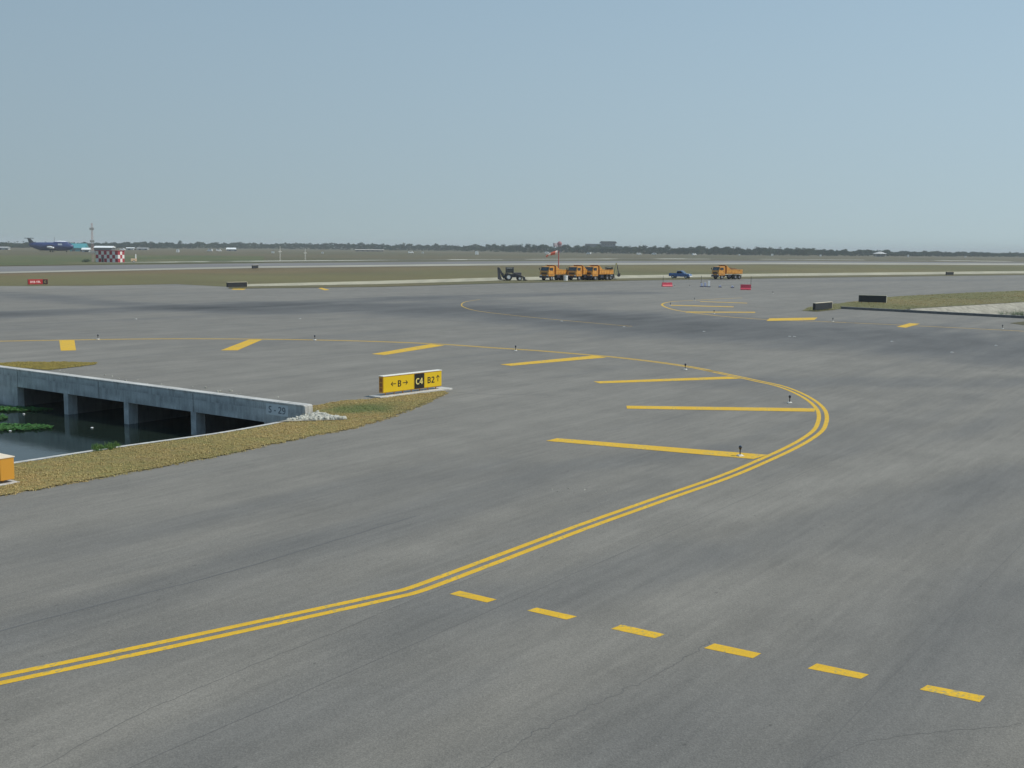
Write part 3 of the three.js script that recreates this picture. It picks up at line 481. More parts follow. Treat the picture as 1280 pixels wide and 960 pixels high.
// far canal on the right
{
  const q = (a, b, c, d) => { const g = new THREE.BufferGeometry(), p = []; for (const v of [a, b, c, a, c, d]) p.push(v.x, v.y, v.z); g.setAttribute('position', new THREE.Float32BufferAttribute(p, 3)); g.computeVertexNormals(); return metreUV(g); };
  const toe = new THREE.Vector3(-lrD.z, 0, lrD.x).multiplyScalar(4.6); if (toe.dot(pr1.clone().sub(lr0)) < 0) toe.negate();
  const Y = (v, y) => v.clone().setY(y);
  structure('far_canal_bank', q(Y(lr0, 0.02), Y(hB, 0.02), Y(hB.clone().add(toe), -1.75), Y(lr0.clone().add(toe), -1.75)), M.paleConcrete, 'pale concrete slope of the far canal');
  structure('far_canal_water', sheet([h0.clone().addScaledVector(prD, -6), hA, hB.clone().addScaledVector(toe, 1.0), hB, lr0.clone().addScaledVector(lrD, -4)], -1.7), waterMat, 'canal water behind the far parapet');
  const t = thing('low_parapet', 'low dark concrete parapet running in front of the far canal', 'parapet', pr0, Math.atan2(-prD.z, prD.x));
  const L = pr0.distanceTo(hA); mesh('beam', metreUV(box(L, 1.9, 0.35, L / 2, -0.73, 0)), std(lin(0.24, 0.24, 0.235), 0.9, { map: T.concrete }), t); mesh('coping', metreUV(rbox(L + 0.05, 0.05, 0.42, L / 2, 0.242, 0, 0.015)), std(lin(0.24, 0.245, 0.24), 0.9, { map: T.concrete }), t);
  const weeds = [P(1216, 393, -1.2), P(1240, 391.5, -1.2), P(1290, 389, -1.2), P(1300, 393, -1.2), P(1240, 395, -1.2)];
  const tuft = bladeGeo(14, 0.7, 0.7, 0.5);
  scatter('bank_weed', 'green weeds growing on the far canal bank', weeds, 420, tuft, (x, z) => -1.4, [0.7, 1.4], () => [0.05 * rr(.7, 1.3), 0.11 * rr(.7, 1.3), 0.03]);
}

// ---------------------------------------------------------------- signs
function canvasMat(w, h, draw, rough = 0.55) { const c = document.createElement('canvas'); c.width = w; c.height = h; const g = c.getContext('2d'); draw(g, w, h); const t = new THREE.CanvasTexture(c); t.colorSpace = THREE.SRGBColorSpace; return std(0xffffff, rough, { map: t }); }
function arrow(g, x, y, len, ang, w) { g.save(); g.translate(x, y); g.rotate(ang); g.lineWidth = w; g.lineCap = 'butt'; g.lineJoin = 'miter'; g.beginPath(); g.moveTo(-len / 2, 0); g.lineTo(len / 2 - w * 0.5, 0); g.moveTo(len / 2 - len * 0.36, -len * 0.34); g.lineTo(len / 2, 0); g.lineTo(len / 2 - len * 0.36, len * 0.34); g.stroke(); g.restore(); }
{ // yellow direction sign
  const a = P(479, 491.4, 0.2), b = P(551.8, 482.4, 0.2), L = a.distanceTo(b), d = dirOf(a, b), turn = Math.atan2(-d.z, d.x), mid = a.clone().add(b).multiplyScalar(0.5).setY(0.0);
  const t = thing('guidance_sign', 'yellow airfield guidance sign reading B, C4 and B2 with arrows', 'sign', mid, turn);
  const hh = 0.72, y0 = 0.2, D = 0.26;
  mesh('cabinet', rbox(L + 0.03, hh + 0.02, D, 0, y0 + hh / 2, -D / 2 - 0.004, 0.015), M.signOrange, t);
  mesh('cap', box(L + 0.05, 0.025, D + 0.03, 0, y0 + hh + 0.024, -D / 2), std(lin(0.82, 0.78, 0.68), 0.5), t);
  const f1 = 0.512, f2 = 0.186, f3 = 1 - f1 - f2, yel = '#d8b40a';
  const face = (name, x0, w, draw) => mesh(name, X(new THREE.PlaneGeometry(w - 0.012, hh - 0.04), x0 + w / 2 - L / 2, y0 + hh / 2, 0.008), canvasMat(Math.round(w * 420), Math.round(hh * 420), draw), t);
  face('direction_panel', 0, L * f1, (g, w, h) => { g.fillStyle = yel; g.fillRect(0, 0, w, h); g.fillStyle = g.strokeStyle = '#15130c'; arrow(g, w * 0.33, h * 0.5, w * 0.155, Math.PI, h * 0.055); arrow(g, w * 0.71, h * 0.5, w * 0.155, 0, h * 0.055); g.font = `bold ${h * 0.60}px sans-serif`; g.textAlign = 'center'; g.textBaseline = 'middle'; g.fillText('B', w * 0.52, h * 0.52); });
  face('location_panel', L * f1, L * f2, (g, w, h) => { g.fillStyle = yel; g.fillRect(0, 0, w, h); g.fillStyle = '#17150f'; g.fillRect(w * 0.03, 0, w * 0.94, h); g.fillStyle = '#d9c97a'; g.font = `bold ${h * 0.58}px sans-serif`; g.textAlign = 'center'; g.textBaseline = 'middle'; g.fillText('C4', w * 0.5, h * 0.52, w * 0.8); });
  face('direction_panel', L * (f1 + f2), L * f3, (g, w, h) => { g.fillStyle = yel; g.fillRect(0, 0, w, h); g.fillStyle = g.strokeStyle = '#15130c'; g.font = `bold ${h * 0.60}px sans-serif`; g.textAlign = 'center'; g.textBaseline = 'middle'; g.fillText('B2', w * 0.36, h * 0.53, w * 0.5); arrow(g, w * 0.78, h * 0.47, h * 0.42, -Math.PI / 2, h * 0.055); });
  for (let i = 0; i < 7; i++) mesh('leg', cyl(0.025, 0.025, 0.2, -L / 2 + 0.25 + i * (L - 0.5) / 6, 0.1, -D / 2, 8), M.signOrange, t);
  for (let i = 0; i < 3; i++) mesh('end_plate', box(0.008, 0.16, 0.16, -L / 2 - 0.02, y0 + 0.13 + i * 0.22, -D / 2), std(lin(0.32, 0.12, 0.03), 0.6), t);
  const s = thing('sign_slab', 'white concrete slab under the yellow guidance sign', 'slab', mid, turn); mesh('slab', metreUV(rbox(L + 0.9, 0.12, 0.75, 0.06, 0.02, -0.13, 0.02)), M.whiteConcrete, s);
}
{ // orange-ended sign at the frame edge
  const p = P(10, 606), n = new THREE.Vector3(BR.d[0], 0, BR.d[1]);
  const t = thing('orange_sign', 'orange airfield sign cabinet seen end on beside the canal verge', 'sign', p, BR.turn);
  mesh('cabinet', rbox(3.0, 0.62, 0.42, -1.5, 0.13 + 0.31, 0.0, 0.02), M.signOrange, t);
  mesh('face_panel', box(2.9, 0.53, 0.01, -1.5, 0.44, 0.213), std(lin(0.05, 0.06, 0.02), 0.5), t);
  mesh('cap', box(3.03, 0.022, 0.46, -1.5, 0.766, 0.0), std(lin(0.80, 0.66, 0.48), 0.5), t);
  for (const x of [-0.25, -1.1, -1.9, -2.7]) mesh('leg', cyl(0.03, 0.03, 0.14, x, 0.08, 0, 8), M.signOrange, t);
  const s = thing('sign_slab', 'pale slab under the orange-ended sign', 'slab', p, BR.turn); mesh('slab', metreUV(rbox(3.25, 0.08, 0.62, -1.53, 0.012, 0, 0.02)), M.whiteConcrete, s);
}
function darkSign(label, u0, v0, u1, v1, h, D = 0.3) { // back of a sign: base corners in pixels
  const a = P(u0, v0), b = P(u1, v1), L = a.distanceTo(b), d = dirOf(a, b), mid = a.clone().add(b).multiplyScalar(0.5);
  const t = thing('taxiway_sign', label, 'sign', mid, Math.atan2(-d.z, d.x));
  mesh('cabinet', rbox(L, h, D, 0, 0.15 + h / 2, -D / 2, 0.02), M.black, t);
  mesh('trim', [box(L + 0.04, 0.05, D + 0.03, 0, 0.15 + h + 0.025, -D / 2), box(0.05, h, D + 0.02, L / 2 + 0.026, 0.15 + h / 2, -D / 2)], std(lin(0.62, 0.55, 0.40), 0.6), t);
  for (const x of [-0.4, -0.13, 0.13, 0.4]) mesh('leg', cyl(0.04, 0.04, 0.16, x * L, 0.07, -D / 2, 8), M.signOrange, t);
  return t;
}
darkSign('small black-backed taxiway sign at the tip of the grass island', 1019, 389.2, 1040, 387.2, 0.72);
darkSign('wide black-backed taxiway sign on the grass island', 1073, 378.8, 1107.5, 379.8, 0.85);
darkSign('black-backed taxiway sign at the end of the pale concrete road', 284.5, 360.2, 309, 359.6, 0.72);
darkSign('small black-backed sign on the runway edge', 316, 336.2, 323, 335.8, 0.85);
darkSign('low dark sign standing on the pale road beyond the grass island', 1183, 344.3, 1192, 344.2, 0.8);
{
  const a = P(35.5, 356.8), b = P(60, 356.4), L = a.distanceTo(b), d = dirOf(a, b), mid = a.clone().add(b).multiplyScalar(0.5);
  const t = thing('runway_sign', 'red mandatory sign with white runway numbers on the far verge', 'sign', mid, Math.atan2(-d.z, d.x));
  mesh('cabinet', rbox(L, 0.8, 0.3, 0, 0.55, -0.16, 0.02), std(lin(0.35, 0.03, 0.03), 0.5), t);
  mesh('number_panel', X(new THREE.PlaneGeometry(L * 0.72, 0.74), -L * 0.135, 0.55, 0.002), canvasMat(640, 200, (g, w, h) => { g.fillStyle = '#a81c20'; g.fillRect(0, 0, w, h); g.fillStyle = '#f2dcd8'; g.font = 'bold 130px sans-serif'; g.textAlign = 'center'; g.textBaseline = 'middle'; g.fillText('01R-19L', w / 2, h / 2 + 4, w * 0.88); }), t);
  mesh('location_panel', X(new THREE.PlaneGeometry(L * 0.25, 0.74), L * 0.365, 0.55, 0.002), canvasMat(220, 200, (g, w, h) => { g.fillStyle = '#2a1a12'; g.fillRect(0, 0, w, h); g.fillStyle = '#a89a70'; g.font = 'bold 140px sans-serif'; g.textAlign = 'center'; g.textBaseline = 'middle'; g.fillText('C', w / 2, h / 2 + 4); }), t);
  for (const x of [-0.4, -0.13, 0.13, 0.4]) mesh('leg', cyl(0.04, 0.04, 0.16, x * L, 0.07, -0.16, 8), M.signOrange, t);
}

// ---------------------------------------------------------------- taxiway edge lights and inset lights
{
  const spots = [[925, 570.3, 'black taxiway edge light standing on the longest yellow stripe'], [987, 504, 'black taxiway edge light inside the tight bend of the double line'], [856.5, 462.3, 'black taxiway edge light on the edge line above the second shortest stripe'], [644.5, 438.6, 'black taxiway edge light on the line above the yellow guidance sign'], [393.5, 425.2, 'black taxiway edge light on the far edge line between two stripes'], [122.5, 424.4, 'black taxiway edge light next to the short square stripe'],
    [1041, 402, 'dark edge light near the island sign'], [1253, 411, 'dark edge light in front of the low parapet'], [838, 382, 'dark edge light at the tip of the far yellow hook'], [868, 375.6, 'dark edge light above the far yellow hook'], [892.5, 392, 'dark edge light on the lower far stripe'], [843.5, 358.8, 'dark edge light beside the red barrier nearer the pickup'], [862, 358.8, 'dark edge light between the two red barriers'], [966, 367.2, 'dark edge light on the asphalt right of the red barrier under the lone truck']];
  const mk = (label) => {
    const t = thing('edge_light', label, 'edge light', new THREE.Vector3(), 0, 'taxiway edge lights');
    mesh('base_plate', [rbox(0.2, 0.03, 0.2, 0, 0.018, 0, 0.01), cyl(0.08, 0.095, 0.03, 0, 0.045, 0, 14)], std(lin(0.62, 0.60, 0.54), 0.7), t);
    mesh('stem', [cyl(0.017, 0.02, 0.22, 0, 0.15, 0, 10), cyl(0.028, 0.028, 0.03, 0, 0.235, 0, 10)], M.black, t);
    mesh('lamp', [cyl(0.055, 0.04, 0.07, 0, 0.27, 0, 14), X(new THREE.SphereGeometry(0.055, 14, 8, 0, 6.3, 0, 1.57), 0, 0.305, 0), cyl(0.065, 0.065, 0.012, 0, 0.30, 0, 14)], new THREE.MeshPhysicalMaterial({ color: lin(0.006, 0.008, 0.02), roughness: 0.15, clearcoat: 1 }), t);
    return t;
  };
  let first; spots.forEach(([u, v, l], i) => { const p = P(u, v); if (!i) { first = mk(l); first.position.copy(p); first.rotation.y = 0.4; } else copyOf(first, p, rr(0, 1.5), l); });
    const inset = [[702, 401.5], [780, 408.5], [880, 414.5], [987, 420.5], [993, 420.8], [1115, 427], [1190, 440.5], [1245, 432], [375, 398.5], [170, 398.8]];
  let f2; inset.forEach(([u, v], i) => { const p = P(u, v); if (!i) { f2 = thing('inset_light', 'pale inset light set into the dark taxiway surface', 'inset light', p, 0, 'inset lights in the dark taxiway'); mesh('housing', X(new THREE.SphereGeometry(0.11, 14, 5, 0, 6.3, 0, 1.57), 0, 0, 0).scale(1, 0.35, 1), std(lin(0.62, 0.61, 0.57), 0.6), f2); mesh('window', box(0.09, 0.02, 0.04, 0, 0.022, 0.08), M.glass, f2); } else copyOf(f2, p, 0); });
}

// ---------------------------------------------------------------- vehicles
function wheel(parent, x, z, r, w, hubMat = M.white) {
  const g = new THREE.Group(); g.name = 'wheel'; g.position.set(x, r, z); parent.add(g);
  const pr = []; for (const [a, b] of [[0.55, -0.5], [0.93, -0.5], [1, -0.36], [1, 0.36], [0.93, 0.5], [0.55, 0.5]]) pr.push(new THREE.Vector2(a * r, b * w));
  mesh('tyre', X(new THREE.LatheGeometry(pr, 22), 0, 0, 0, Math.PI / 2), M.rubber, g);
  mesh('rim', [cyl(r * 0.56, r * 0.56, w * 0.7, 0, 0, 0, 16, Math.PI / 2), cyl(r * 0.2, r * 0.2, w * 0.95, 0, 0, 0, 10, Math.PI / 2)], hubMat, g);
  return g;
}
const rim = std(lin(0.30, 0.30, 0.32), 0.6), navy = std(lin(0.02, 0.022, 0.045), 0.7);
function dumpTruck(label, group) { // front at +x, 7.2 m long
  const t = thing('dump_truck', label, 'truck', new THREE.Vector3(), 0, group);
  mesh('chassis', [box(6.6, 0.28, 0.9, -0.1, 0.85, 0), box(0.9, 0.5, 0.45, 0.35, 0.75, 0.95), box(0.9, 0.5, 0.45, 0.35, 0.75, -0.95), box(0.1, 0.12, 2.2, -3.45, 0.75, 0)], navy, t);
  mesh('cab', prism([[1.65, 0.85], [3.45, 0.85], [3.52, 1.5], [3.38, 2.05], [3.12, 2.78], [1.85, 2.86], [1.65, 2.8]], 2.34, 0.06), M.orange, t);
  mesh('windscreen', X(prism([[3.42, 1.98], [3.13, 2.66], [3.17, 2.67], [3.46, 1.99]], 2.0), 0.012, 0, 0), M.glass, t);
  for (const s of [1, -1]) {
    mesh('side_window', box(0.85, 0.6, 0.02, 2.55, 2.3, s * 1.172), M.glass, t);
    const dr = mesh('door', rbox(1.15, 1.05, 0.03, 2.5, 1.42, s * 1.172, 0.012), M.orange, t); mesh('handle', box(0.16, 0.04, 0.03, 2.1, 1.75, s * 1.2), M.black, dr);
    mesh('mirror', [rbox(0.06, 0.42, 0.2, 3.35, 2.3, s * 1.42, 0.02), bar([3.3, 2.5, s * 1.15], [3.35, 2.45, s * 1.42], 0.015)], M.black, t);
    mesh('headlight', rbox(0.05, 0.2, 0.36, 3.5, 1.02, s * 0.82, 0.02), M.white, t);
    mesh('mudguard', box(1.0, 0.06, 0.4, 2.45, 1.16, s * 1.0), navy, t); mesh('mudguard', box(2.6, 0.05, 0.5, -2.2, 1.12, s * 0.95), navy, t);
  }
  mesh('grille', box(0.03, 0.42, 1.5, 3.51, 1.42, 0), std(lin(0.08, 0.04, 0.02), 0.6), t);
  mesh('bumper', rbox(0.22, 0.36, 2.36, 3.52, 0.72, 0, 0.05), navy, t);
  // tipper body: floor, sides, headboard with canopy over the cab
  const bm = M.orange; const bed = mesh('dump_bed', [box(4.6, 0.12, 2.3, -1.2, 1.25, 0), box(4.7, 0.85, 0.08, -1.2, 1.67, 1.16), box(4.7, 0.85, 0.08, -1.2, 1.67, -1.16), box(0.08, 1.75, 2.36, 1.14, 2.1, 0), box(0.09, 0.85, 2.24, -3.5, 1.67, 0)], bm, t);
  mesh('canopy', [prism([[1.1, 2.85], [1.3, 3.05], [1.75, 3.14], [1.75, 3.08], [1.34, 2.98], [1.18, 2.82]], 2.36), box(0.1, 0.06, 2.36, 1.75, 3.11, 0)], bm, bed);
  for (const s of [1, -1]) { for (const x of [-3.1, -2.2, -1.3, -0.4, 0.5]) mesh('rib', box(0.09, 0.8, 0.06, x, 1.67, s * 1.22), bm, bed); mesh('rail', box(4.74, 0.1, 0.12, -1.2, 2.1, s * 1.18), bm, bed); mesh('gusset', prism([[1.1, 2.1], [1.1, 2.95], [-0.1, 2.1]], 0.06).translate(0, 0, s * 1.14), bm, bed); }
  for (const s of [1, -1]) { wheel(t, 2.45, s * 1.0, 0.5, 0.3, rim); wheel(t, -1.55, s * 0.95, 0.5, 0.5, rim); wheel(t, -2.75, s * 0.95, 0.5, 0.5, rim); }
  return t;
}
{
  const deg = Math.PI / 180, g = 'orange dump trucks parked on the far verge';
  const a = dumpTruck('orange dump truck in the row of three, parked nearest the folded backhoe', g);
  const put = (o, u, v, turn, k = 1) => { const p = P(u, v); o.position.copy(p).setY(0.05); o.rotation.y = turn; };
  put(a, 694, 350.6, 180 * deg + 48 * deg);
  const b = copyOf(a, P(727.5, 350.5).setY(0.05), 230 * deg, 'orange dump truck in the middle of the row of three', g);
  const c = copyOf(a, P(748, 350.4).setY(0.05), 228 * deg, 'orange dump truck in the row of three, in front of the raised boom', g);
  const d = dumpTruck('lone orange dump truck loaded with soil behind the red barriers', g); put(d, 908.5, 349.2, 180 * deg + 32 * deg);
  const heap = prep(new THREE.SphereGeometry(1, 28, 12, 0, 6.3, 0, 1.57)); const p = heap.attributes.position; for (let i = 0; i < p.count; i++) p.setXYZ(i, p.getX(i) * 2.1 - 1.2, 1.75 + p.getY(i) * 0.75 * (0.7 + 0.6 * vnoise(p.getX(i) * 4, p.getZ(i) * 4)), p.getZ(i) * 1.08); heap.computeVertexNormals();
  const load = single('soil_load', heap, std(lin(0.15, 0.085, 0.04), 1), 'heap of brown soil in the bed of the lone dump truck', 'soil'); load.position.copy(d.position); load.rotation.y = d.rotation.y;
}
{ // blue pickup, front at +x
  const t = thing('pickup_truck', 'blue pickup truck parked on the concrete road near the red barrier', 'pickup', P(850.5, 348.4).setY(0.09), -0.5);
  const blue = new THREE.MeshPhysicalMaterial({ color: lin(0.04, 0.115, 0.30), roughness: 0.35, clearcoat: 0.8 });
  mesh('body', prism([[-2.5, 0.45], [-2.5, 1.05], [-2.45, 1.1], [0.95, 1.1], [2.2, 1.0], [2.42, 0.8], [2.45, 0.4], [1.0, 0.36]], 1.74, 0.07), blue, t);
  mesh('cab', prism([[-0.75, 1.05], [-0.55, 1.68], [0.35, 1.72], [1.15, 1.08]], 1.6, 0.07), blue, t);
  mesh('bed', [box(1.6, 0.12, 1.5, -1.65, 1.09, 0.0)], M.black, t);
  mesh('windscreen', prism([[0.48, 1.64], [1.12, 1.13], [1.16, 1.14], [0.52, 1.66]], 1.4), M.glass, t);
  for (const s of [1, -1]) { mesh('side_window', prism([[-0.55, 1.16], [-0.45, 1.58], [0.32, 1.61], [0.85, 1.16]], 0.02).translate(0, 0, s * 0.8), M.glass, t); mesh('door', rbox(0.9, 0.55, 0.02, 0.1, 0.8, s * 0.868, 0.008), blue, t); mesh('headlight', rbox(0.06, 0.16, 0.3, 2.4, 0.82, s * 0.66, 0.02), M.white, t); wheel(t, 1.6, s * 0.78, 0.36, 0.24, M.white); wheel(t, -1.5, s * 0.78, 0.36, 0.24, M.white); }
  mesh('bumper', rbox(0.16, 0.2, 1.7, 2.44, 0.48, 0, 0.04), M.white, t);
}
function backhoe(label, turn, pos, boomUp) { // front (loader bucket) at +x, hoe at -x
  const t = thing('backhoe_loader', label, 'backhoe', pos, turn, 'backhoe loaders on the far verge'); const dk = std(lin(0.05, 0.05, 0.06), 0.6), paleY = std(lin(0.50, 0.44, 0.22), 0.6);
  mesh('chassis', [box(3.2, 0.4, 0.8, 0.2, 0.85, 0), rbox(1.5, 0.7, 0.85, 1.0, 1.25, 0, 0.06)], dk, t);
  mesh('cab_frame', [box(1.5, 0.1, 1.5, -0.55, 2.62, 0), ...[[-1.25, 0.7], [-1.25, -0.7], [0.1, 0.7], [0.1, -0.7]].map(([x, z]) => box(0.09, 1.45, 0.09, x, 1.9, z)), box(1.4, 0.3, 1.4, -0.55, 1.15, 0)], dk, t);
  mesh('cab_glass', box(1.3, 0.9, 1.3, -0.55, 2.0, 0), M.glass, t);
  for (const s of [1, -1]) { wheel(t, -0.9, s * 0.85, 0.72, 0.45, M.white); wheel(t, 1.35, s * 0.8, 0.45, 0.3, M.white); mesh('loader_arm', [bar([0.1, 1.55, s * 0.55], [1.9, 0.9, s * 0.55], 0.08), bar([1.9, 0.9, s * 0.55], [2.3, 0.4, s * 0.55], 0.08)], dk, t); }
  mesh('bucket', prism([[2.25, 0.1], [3.0, 0.08], [3.0, 0.13], [2.45, 0.3], [2.4, 0.75], [2.3, 0.8], [2.2, 0.4]], 2.1), dk, t);
  mesh('stabiliser', [bar([-1.6, 0.9, 0.5], [-1.75, 0.15, 1.15], 0.07), bar([-1.6, 0.9, -0.5], [-1.75, 0.15, -1.15], 0.07), box(0.4, 0.06, 0.4, -1.75, 0.1, 1.15), box(0.4, 0.06, 0.4, -1.75, 0.1, -1.15)], dk, t);
  if (boomUp) { mesh('boom', [bar([-1.7, 0.8, 0], [-2.2, 3.5, 0], 0.15), box(0.2, 2.6, 0.3, -2.0, 2.1, 0, 0, 0, 0.18)], paleY, t); mesh('dipper', [bar([-2.2, 3.5, 0], [-2.75, 1.2, 0], 0.1)], dk, t); mesh('hoe_bucket', prism([[-3.0, 1.3], [-2.6, 1.25], [-2.4, 0.75], [-2.75, 0.55], [-3.05, 0.8]], 0.7), dk, t); }
  else { mesh('boom', [prism([[-1.6, 0.7], [-1.9, 0.5], [-2.95, 2.35], [-2.9, 2.62], [-2.6, 2.5]], 0.55), bar([-1.7, 1.2, 0], [-2.6, 2.0, 0], 0.07)], dk, t); mesh('dipper', prism([[-3.05, 2.6], [-2.7, 2.5], [-2.35, 0.5], [-2.9, 0.4]], 0.5), dk, t); mesh('hoe_bucket', prism([[-2.95, 0.75], [-2.35, 0.7], [-2.1, 0.2], [-2.5, 0.1], [-2.9, 0.25]], 0.9), dk, t); }
  return t;
}
backhoe('dark backhoe loader with folded arm standing apart from the truck row', 0.15, P(640.5, 351).setY(0.05), false);
backhoe('backhoe loader with tall raised pale boom behind the last truck of the row', Math.PI + 0.1, P(757.5, 349.4).setY(0.05), true);
// small yellow-black thing and pale barrel between the backhoe and the trucks
{ const t = thing('warning_cone', 'small pale cone with dark band beside the folded backhoe', 'cone', P(655.5, 351.2).setY(0.05)); mesh('base', box(0.5, 0.06, 0.5, 0, 0.03, 0), M.black, t); mesh('body', cyl(0.05, 0.24, 0.9, 0, 0.5, 0, 14), std(lin(0.62, 0.55, 0.38), 0.7), t); }
{ const t = thing('fuel_drum', 'white drum standing between the first two parked trucks', 'drum', P(707, 350.9).setY(0.05)); mesh('body', cyl(0.45, 0.45, 1.0, 0, 0.5, 0, 18), M.white, t); mesh('rib', [X(new THREE.TorusGeometry(0.45, 0.025, 6, 20), 0, 0.35, 0, 1.57), X(new THREE.TorusGeometry(0.45, 0.025, 6, 20), 0, 0.68, 0, 1.57)], M.white, t); }

// red barriers, posts and white markers of the work site
{
  const red = std(lin(0.52, 0.04, 0.075), 0.5);
  const mk = (label, u0, v0, u1, v1, h) => { const a = P(u0, v0), b = P(u1, v1), d = dirOf(a, b), L = a.distanceTo(b), t = thing('plastic_barrier', label, 'barrier', a.clone().add(b).multiplyScalar(0.5), Math.atan2(-d.z, d.x), 'red plastic barriers'); const g = prism([[-0.28, 0], [-0.28, 0.14], [-0.13, 0.32], [-0.09, h], [0.09, h], [0.13, 0.32], [0.28, 0.14], [0.28, 0]], L, 0.02); g.rotateY(Math.PI / 2); mesh('body', g, red, t); mesh('foot', [box(0.3, 0.1, 0.66, -L * 0.3, 0.05, 0), box(0.3, 0.1, 0.66, L * 0.3, 0.05, 0)], red, t); mesh('filler_cap', cyl(0.05, 0.05, 0.04, 0, h + 0.02, 0, 10), M.white, t); };
  mk('red plastic barrier in front of the blue pickup', 827.5, 358.2, 840, 358.2, 0.72);
  mk('red plastic barrier in front of the lone dump truck', 925.5, 362.3, 938.5, 362.5, 0.9);
  const post = (label, u, v, h) => { const t = thing('marker_post', label, 'post', P(u, v)); mesh('pole', cyl(0.035, 0.035, h, 0, h / 2, 0, 8), M.black, t); mesh('foot', cyl(0.16, 0.18, 0.06, 0, 0.03, 0, 12), M.black, t); };
  post('thin dark post rising behind the red barrier near the pickup', 828.8, 355.4, 1.6); post('thin dark post beside the white work-site markers', 876.5, 353.5, 1.4); post('thin dark post at the end of the barrier near the lone truck', 938.5, 359.5, 2.0);
  const mark = (label, u, v, h, c) => { const t = thing('site_marker', label, 'marker', P(u, v)); mesh('base', rbox(0.55, 0.12, 0.5, 0, 0.06, 0, 0.03), std(lin(0.03, 0.035, 0.09), 0.7), t); mesh('board', rbox(0.34, h, 0.08, 0, 0.12 + h / 2, 0, 0.03), c, t); };
  const bw = std(lin(0.45, 0.48, 0.62), 0.6);
  mark('short bluish marker board beside the thin post', 877, 358.6, 0.55, bw); mark('low bluish marker board between two others', 881.5, 358.4, 0.62, bw); mark('tall white marker board at the end of the group', 886, 358.8, 0.95, M.white);
  mark('faint marker board below the lone truck', 900, 359.2, 0.25, bw); mark('faint marker board beside the second red barrier', 915.5, 359.8, 0.25, bw);
}
// windsock
{
  const p = at(698.5, 262).setY(0.02), t = thing('windsock', 'red and white windsock on a red pole behind the parked trucks', 'windsock', p, 0);
  const red = std(lin(0.45, 0.05, 0.035), 0.6);
  mesh('pole', cyl(0.09, 0.13, 5.9, 0, 2.95, 0, 10), red, t); mesh('hoop', X(new THREE.TorusGeometry(0.42, 0.03, 8, 20), -0.25, 5.55, 0, 0, 1.57, 0), M.steel, t);
  mesh('base', cyl(0.5, 0.5, 0.15, 0, 0.075, 0, 16), M.paleConcrete, t);
  const sec = (k0, k1, m) => { const pts = [], r = k => 0.42 - 0.2 * k, c = k => [-0.25 - 2.7 * k, 5.55 - 0.25 * k - 0.75 * k * k]; const pos = [], n = 14, ms = 4; const V = (k, a) => { const [x, y] = c(k), q = r(k) * (1 - 0.15 * Math.sin(a * 2 + k * 5)); return [x, y + Math.sin(a) * q, Math.cos(a) * q]; };
    for (let i = 0; i < ms; i++) for (let j = 0; j < n; j++) { const a = mix(k0, k1, i / ms), b = mix(k0, k1, (i + 1) / ms), u = j / n * 6.2832, w = (j + 1) / n * 6.2832; pos.push(...V(a, u), ...V(b, u), ...V(a, w), ...V(b, u), ...V(b, w), ...V(a, w)); }
    const g = new THREE.BufferGeometry(); g.setAttribute('position', new THREE.Float32BufferAttribute(pos, 3)); g.computeVertexNormals(); mesh('sock_band', g, m, t); };
  const rs = new THREE.MeshPhysicalMaterial({ color: lin(0.62, 0.13, 0.08), roughness: 0.9, side: THREE.DoubleSide }), ws = new THREE.MeshPhysicalMaterial({ color: lin(0.75, 0.55, 0.45), roughness: 0.9, side: THREE.DoubleSide });
  sec(0, 0.2, ws); sec(0.2, 0.42, rs); sec(0.42, 0.6, rs); sec(0.6, 0.8, ws); sec(0.8, 1, rs);
}

// ---------------------------------------------------------------- instrument hut, mast and other things beyond the runway
const hutDist = 400;
{
  const p = at(137, hutDist), t = thing('instrument_hut', 'red and white checkered instrument hut beyond the runway', 'hut', p, -0.35);
  mesh('wall', box(9.6, 3.9, 3.4, 0, 1.95, 0), std(lin(0.5, 0.45, 0.42), 0.8), t);
  const rd = std(lin(0.38, 0.03, 0.045), 0.7), wt = std(lin(0.74, 0.71, 0.67), 0.7), nx = 8, ny = 3;
  for (let i = 0; i < nx; i++) for (let j = 0; j < ny; j++) mesh('checker_panel', box(1.18, 1.27, 0.05, -4.2 + i * 1.2, 0.65 + j * 1.3, 1.72), (i + j) % 2 ? rd : wt, t);
  for (let i = 0; i < 3; i++) for (let j = 0; j < ny; j++) { mesh('checker_panel', box(0.05, 1.27, 1.1, 4.82, 0.65 + j * 1.3, -1.12 + i * 1.12), (i + j) % 2 ? wt : rd, t); mesh('checker_panel', box(0.05, 1.27, 1.1, -4.82, 0.65 + j * 1.3, -1.12 + i * 1.12), (i + j) % 2 ? wt : rd, t); }
  const rf = mesh('roof', box(10, 0.16, 3.8, 0, 3.99, 0), rd, t);
  mesh('door', box(0.9, 2.0, 0.04, -1.8, 1.0, 1.77), std(lin(0.1, 0.08, 0.08), 0.6), t);
}
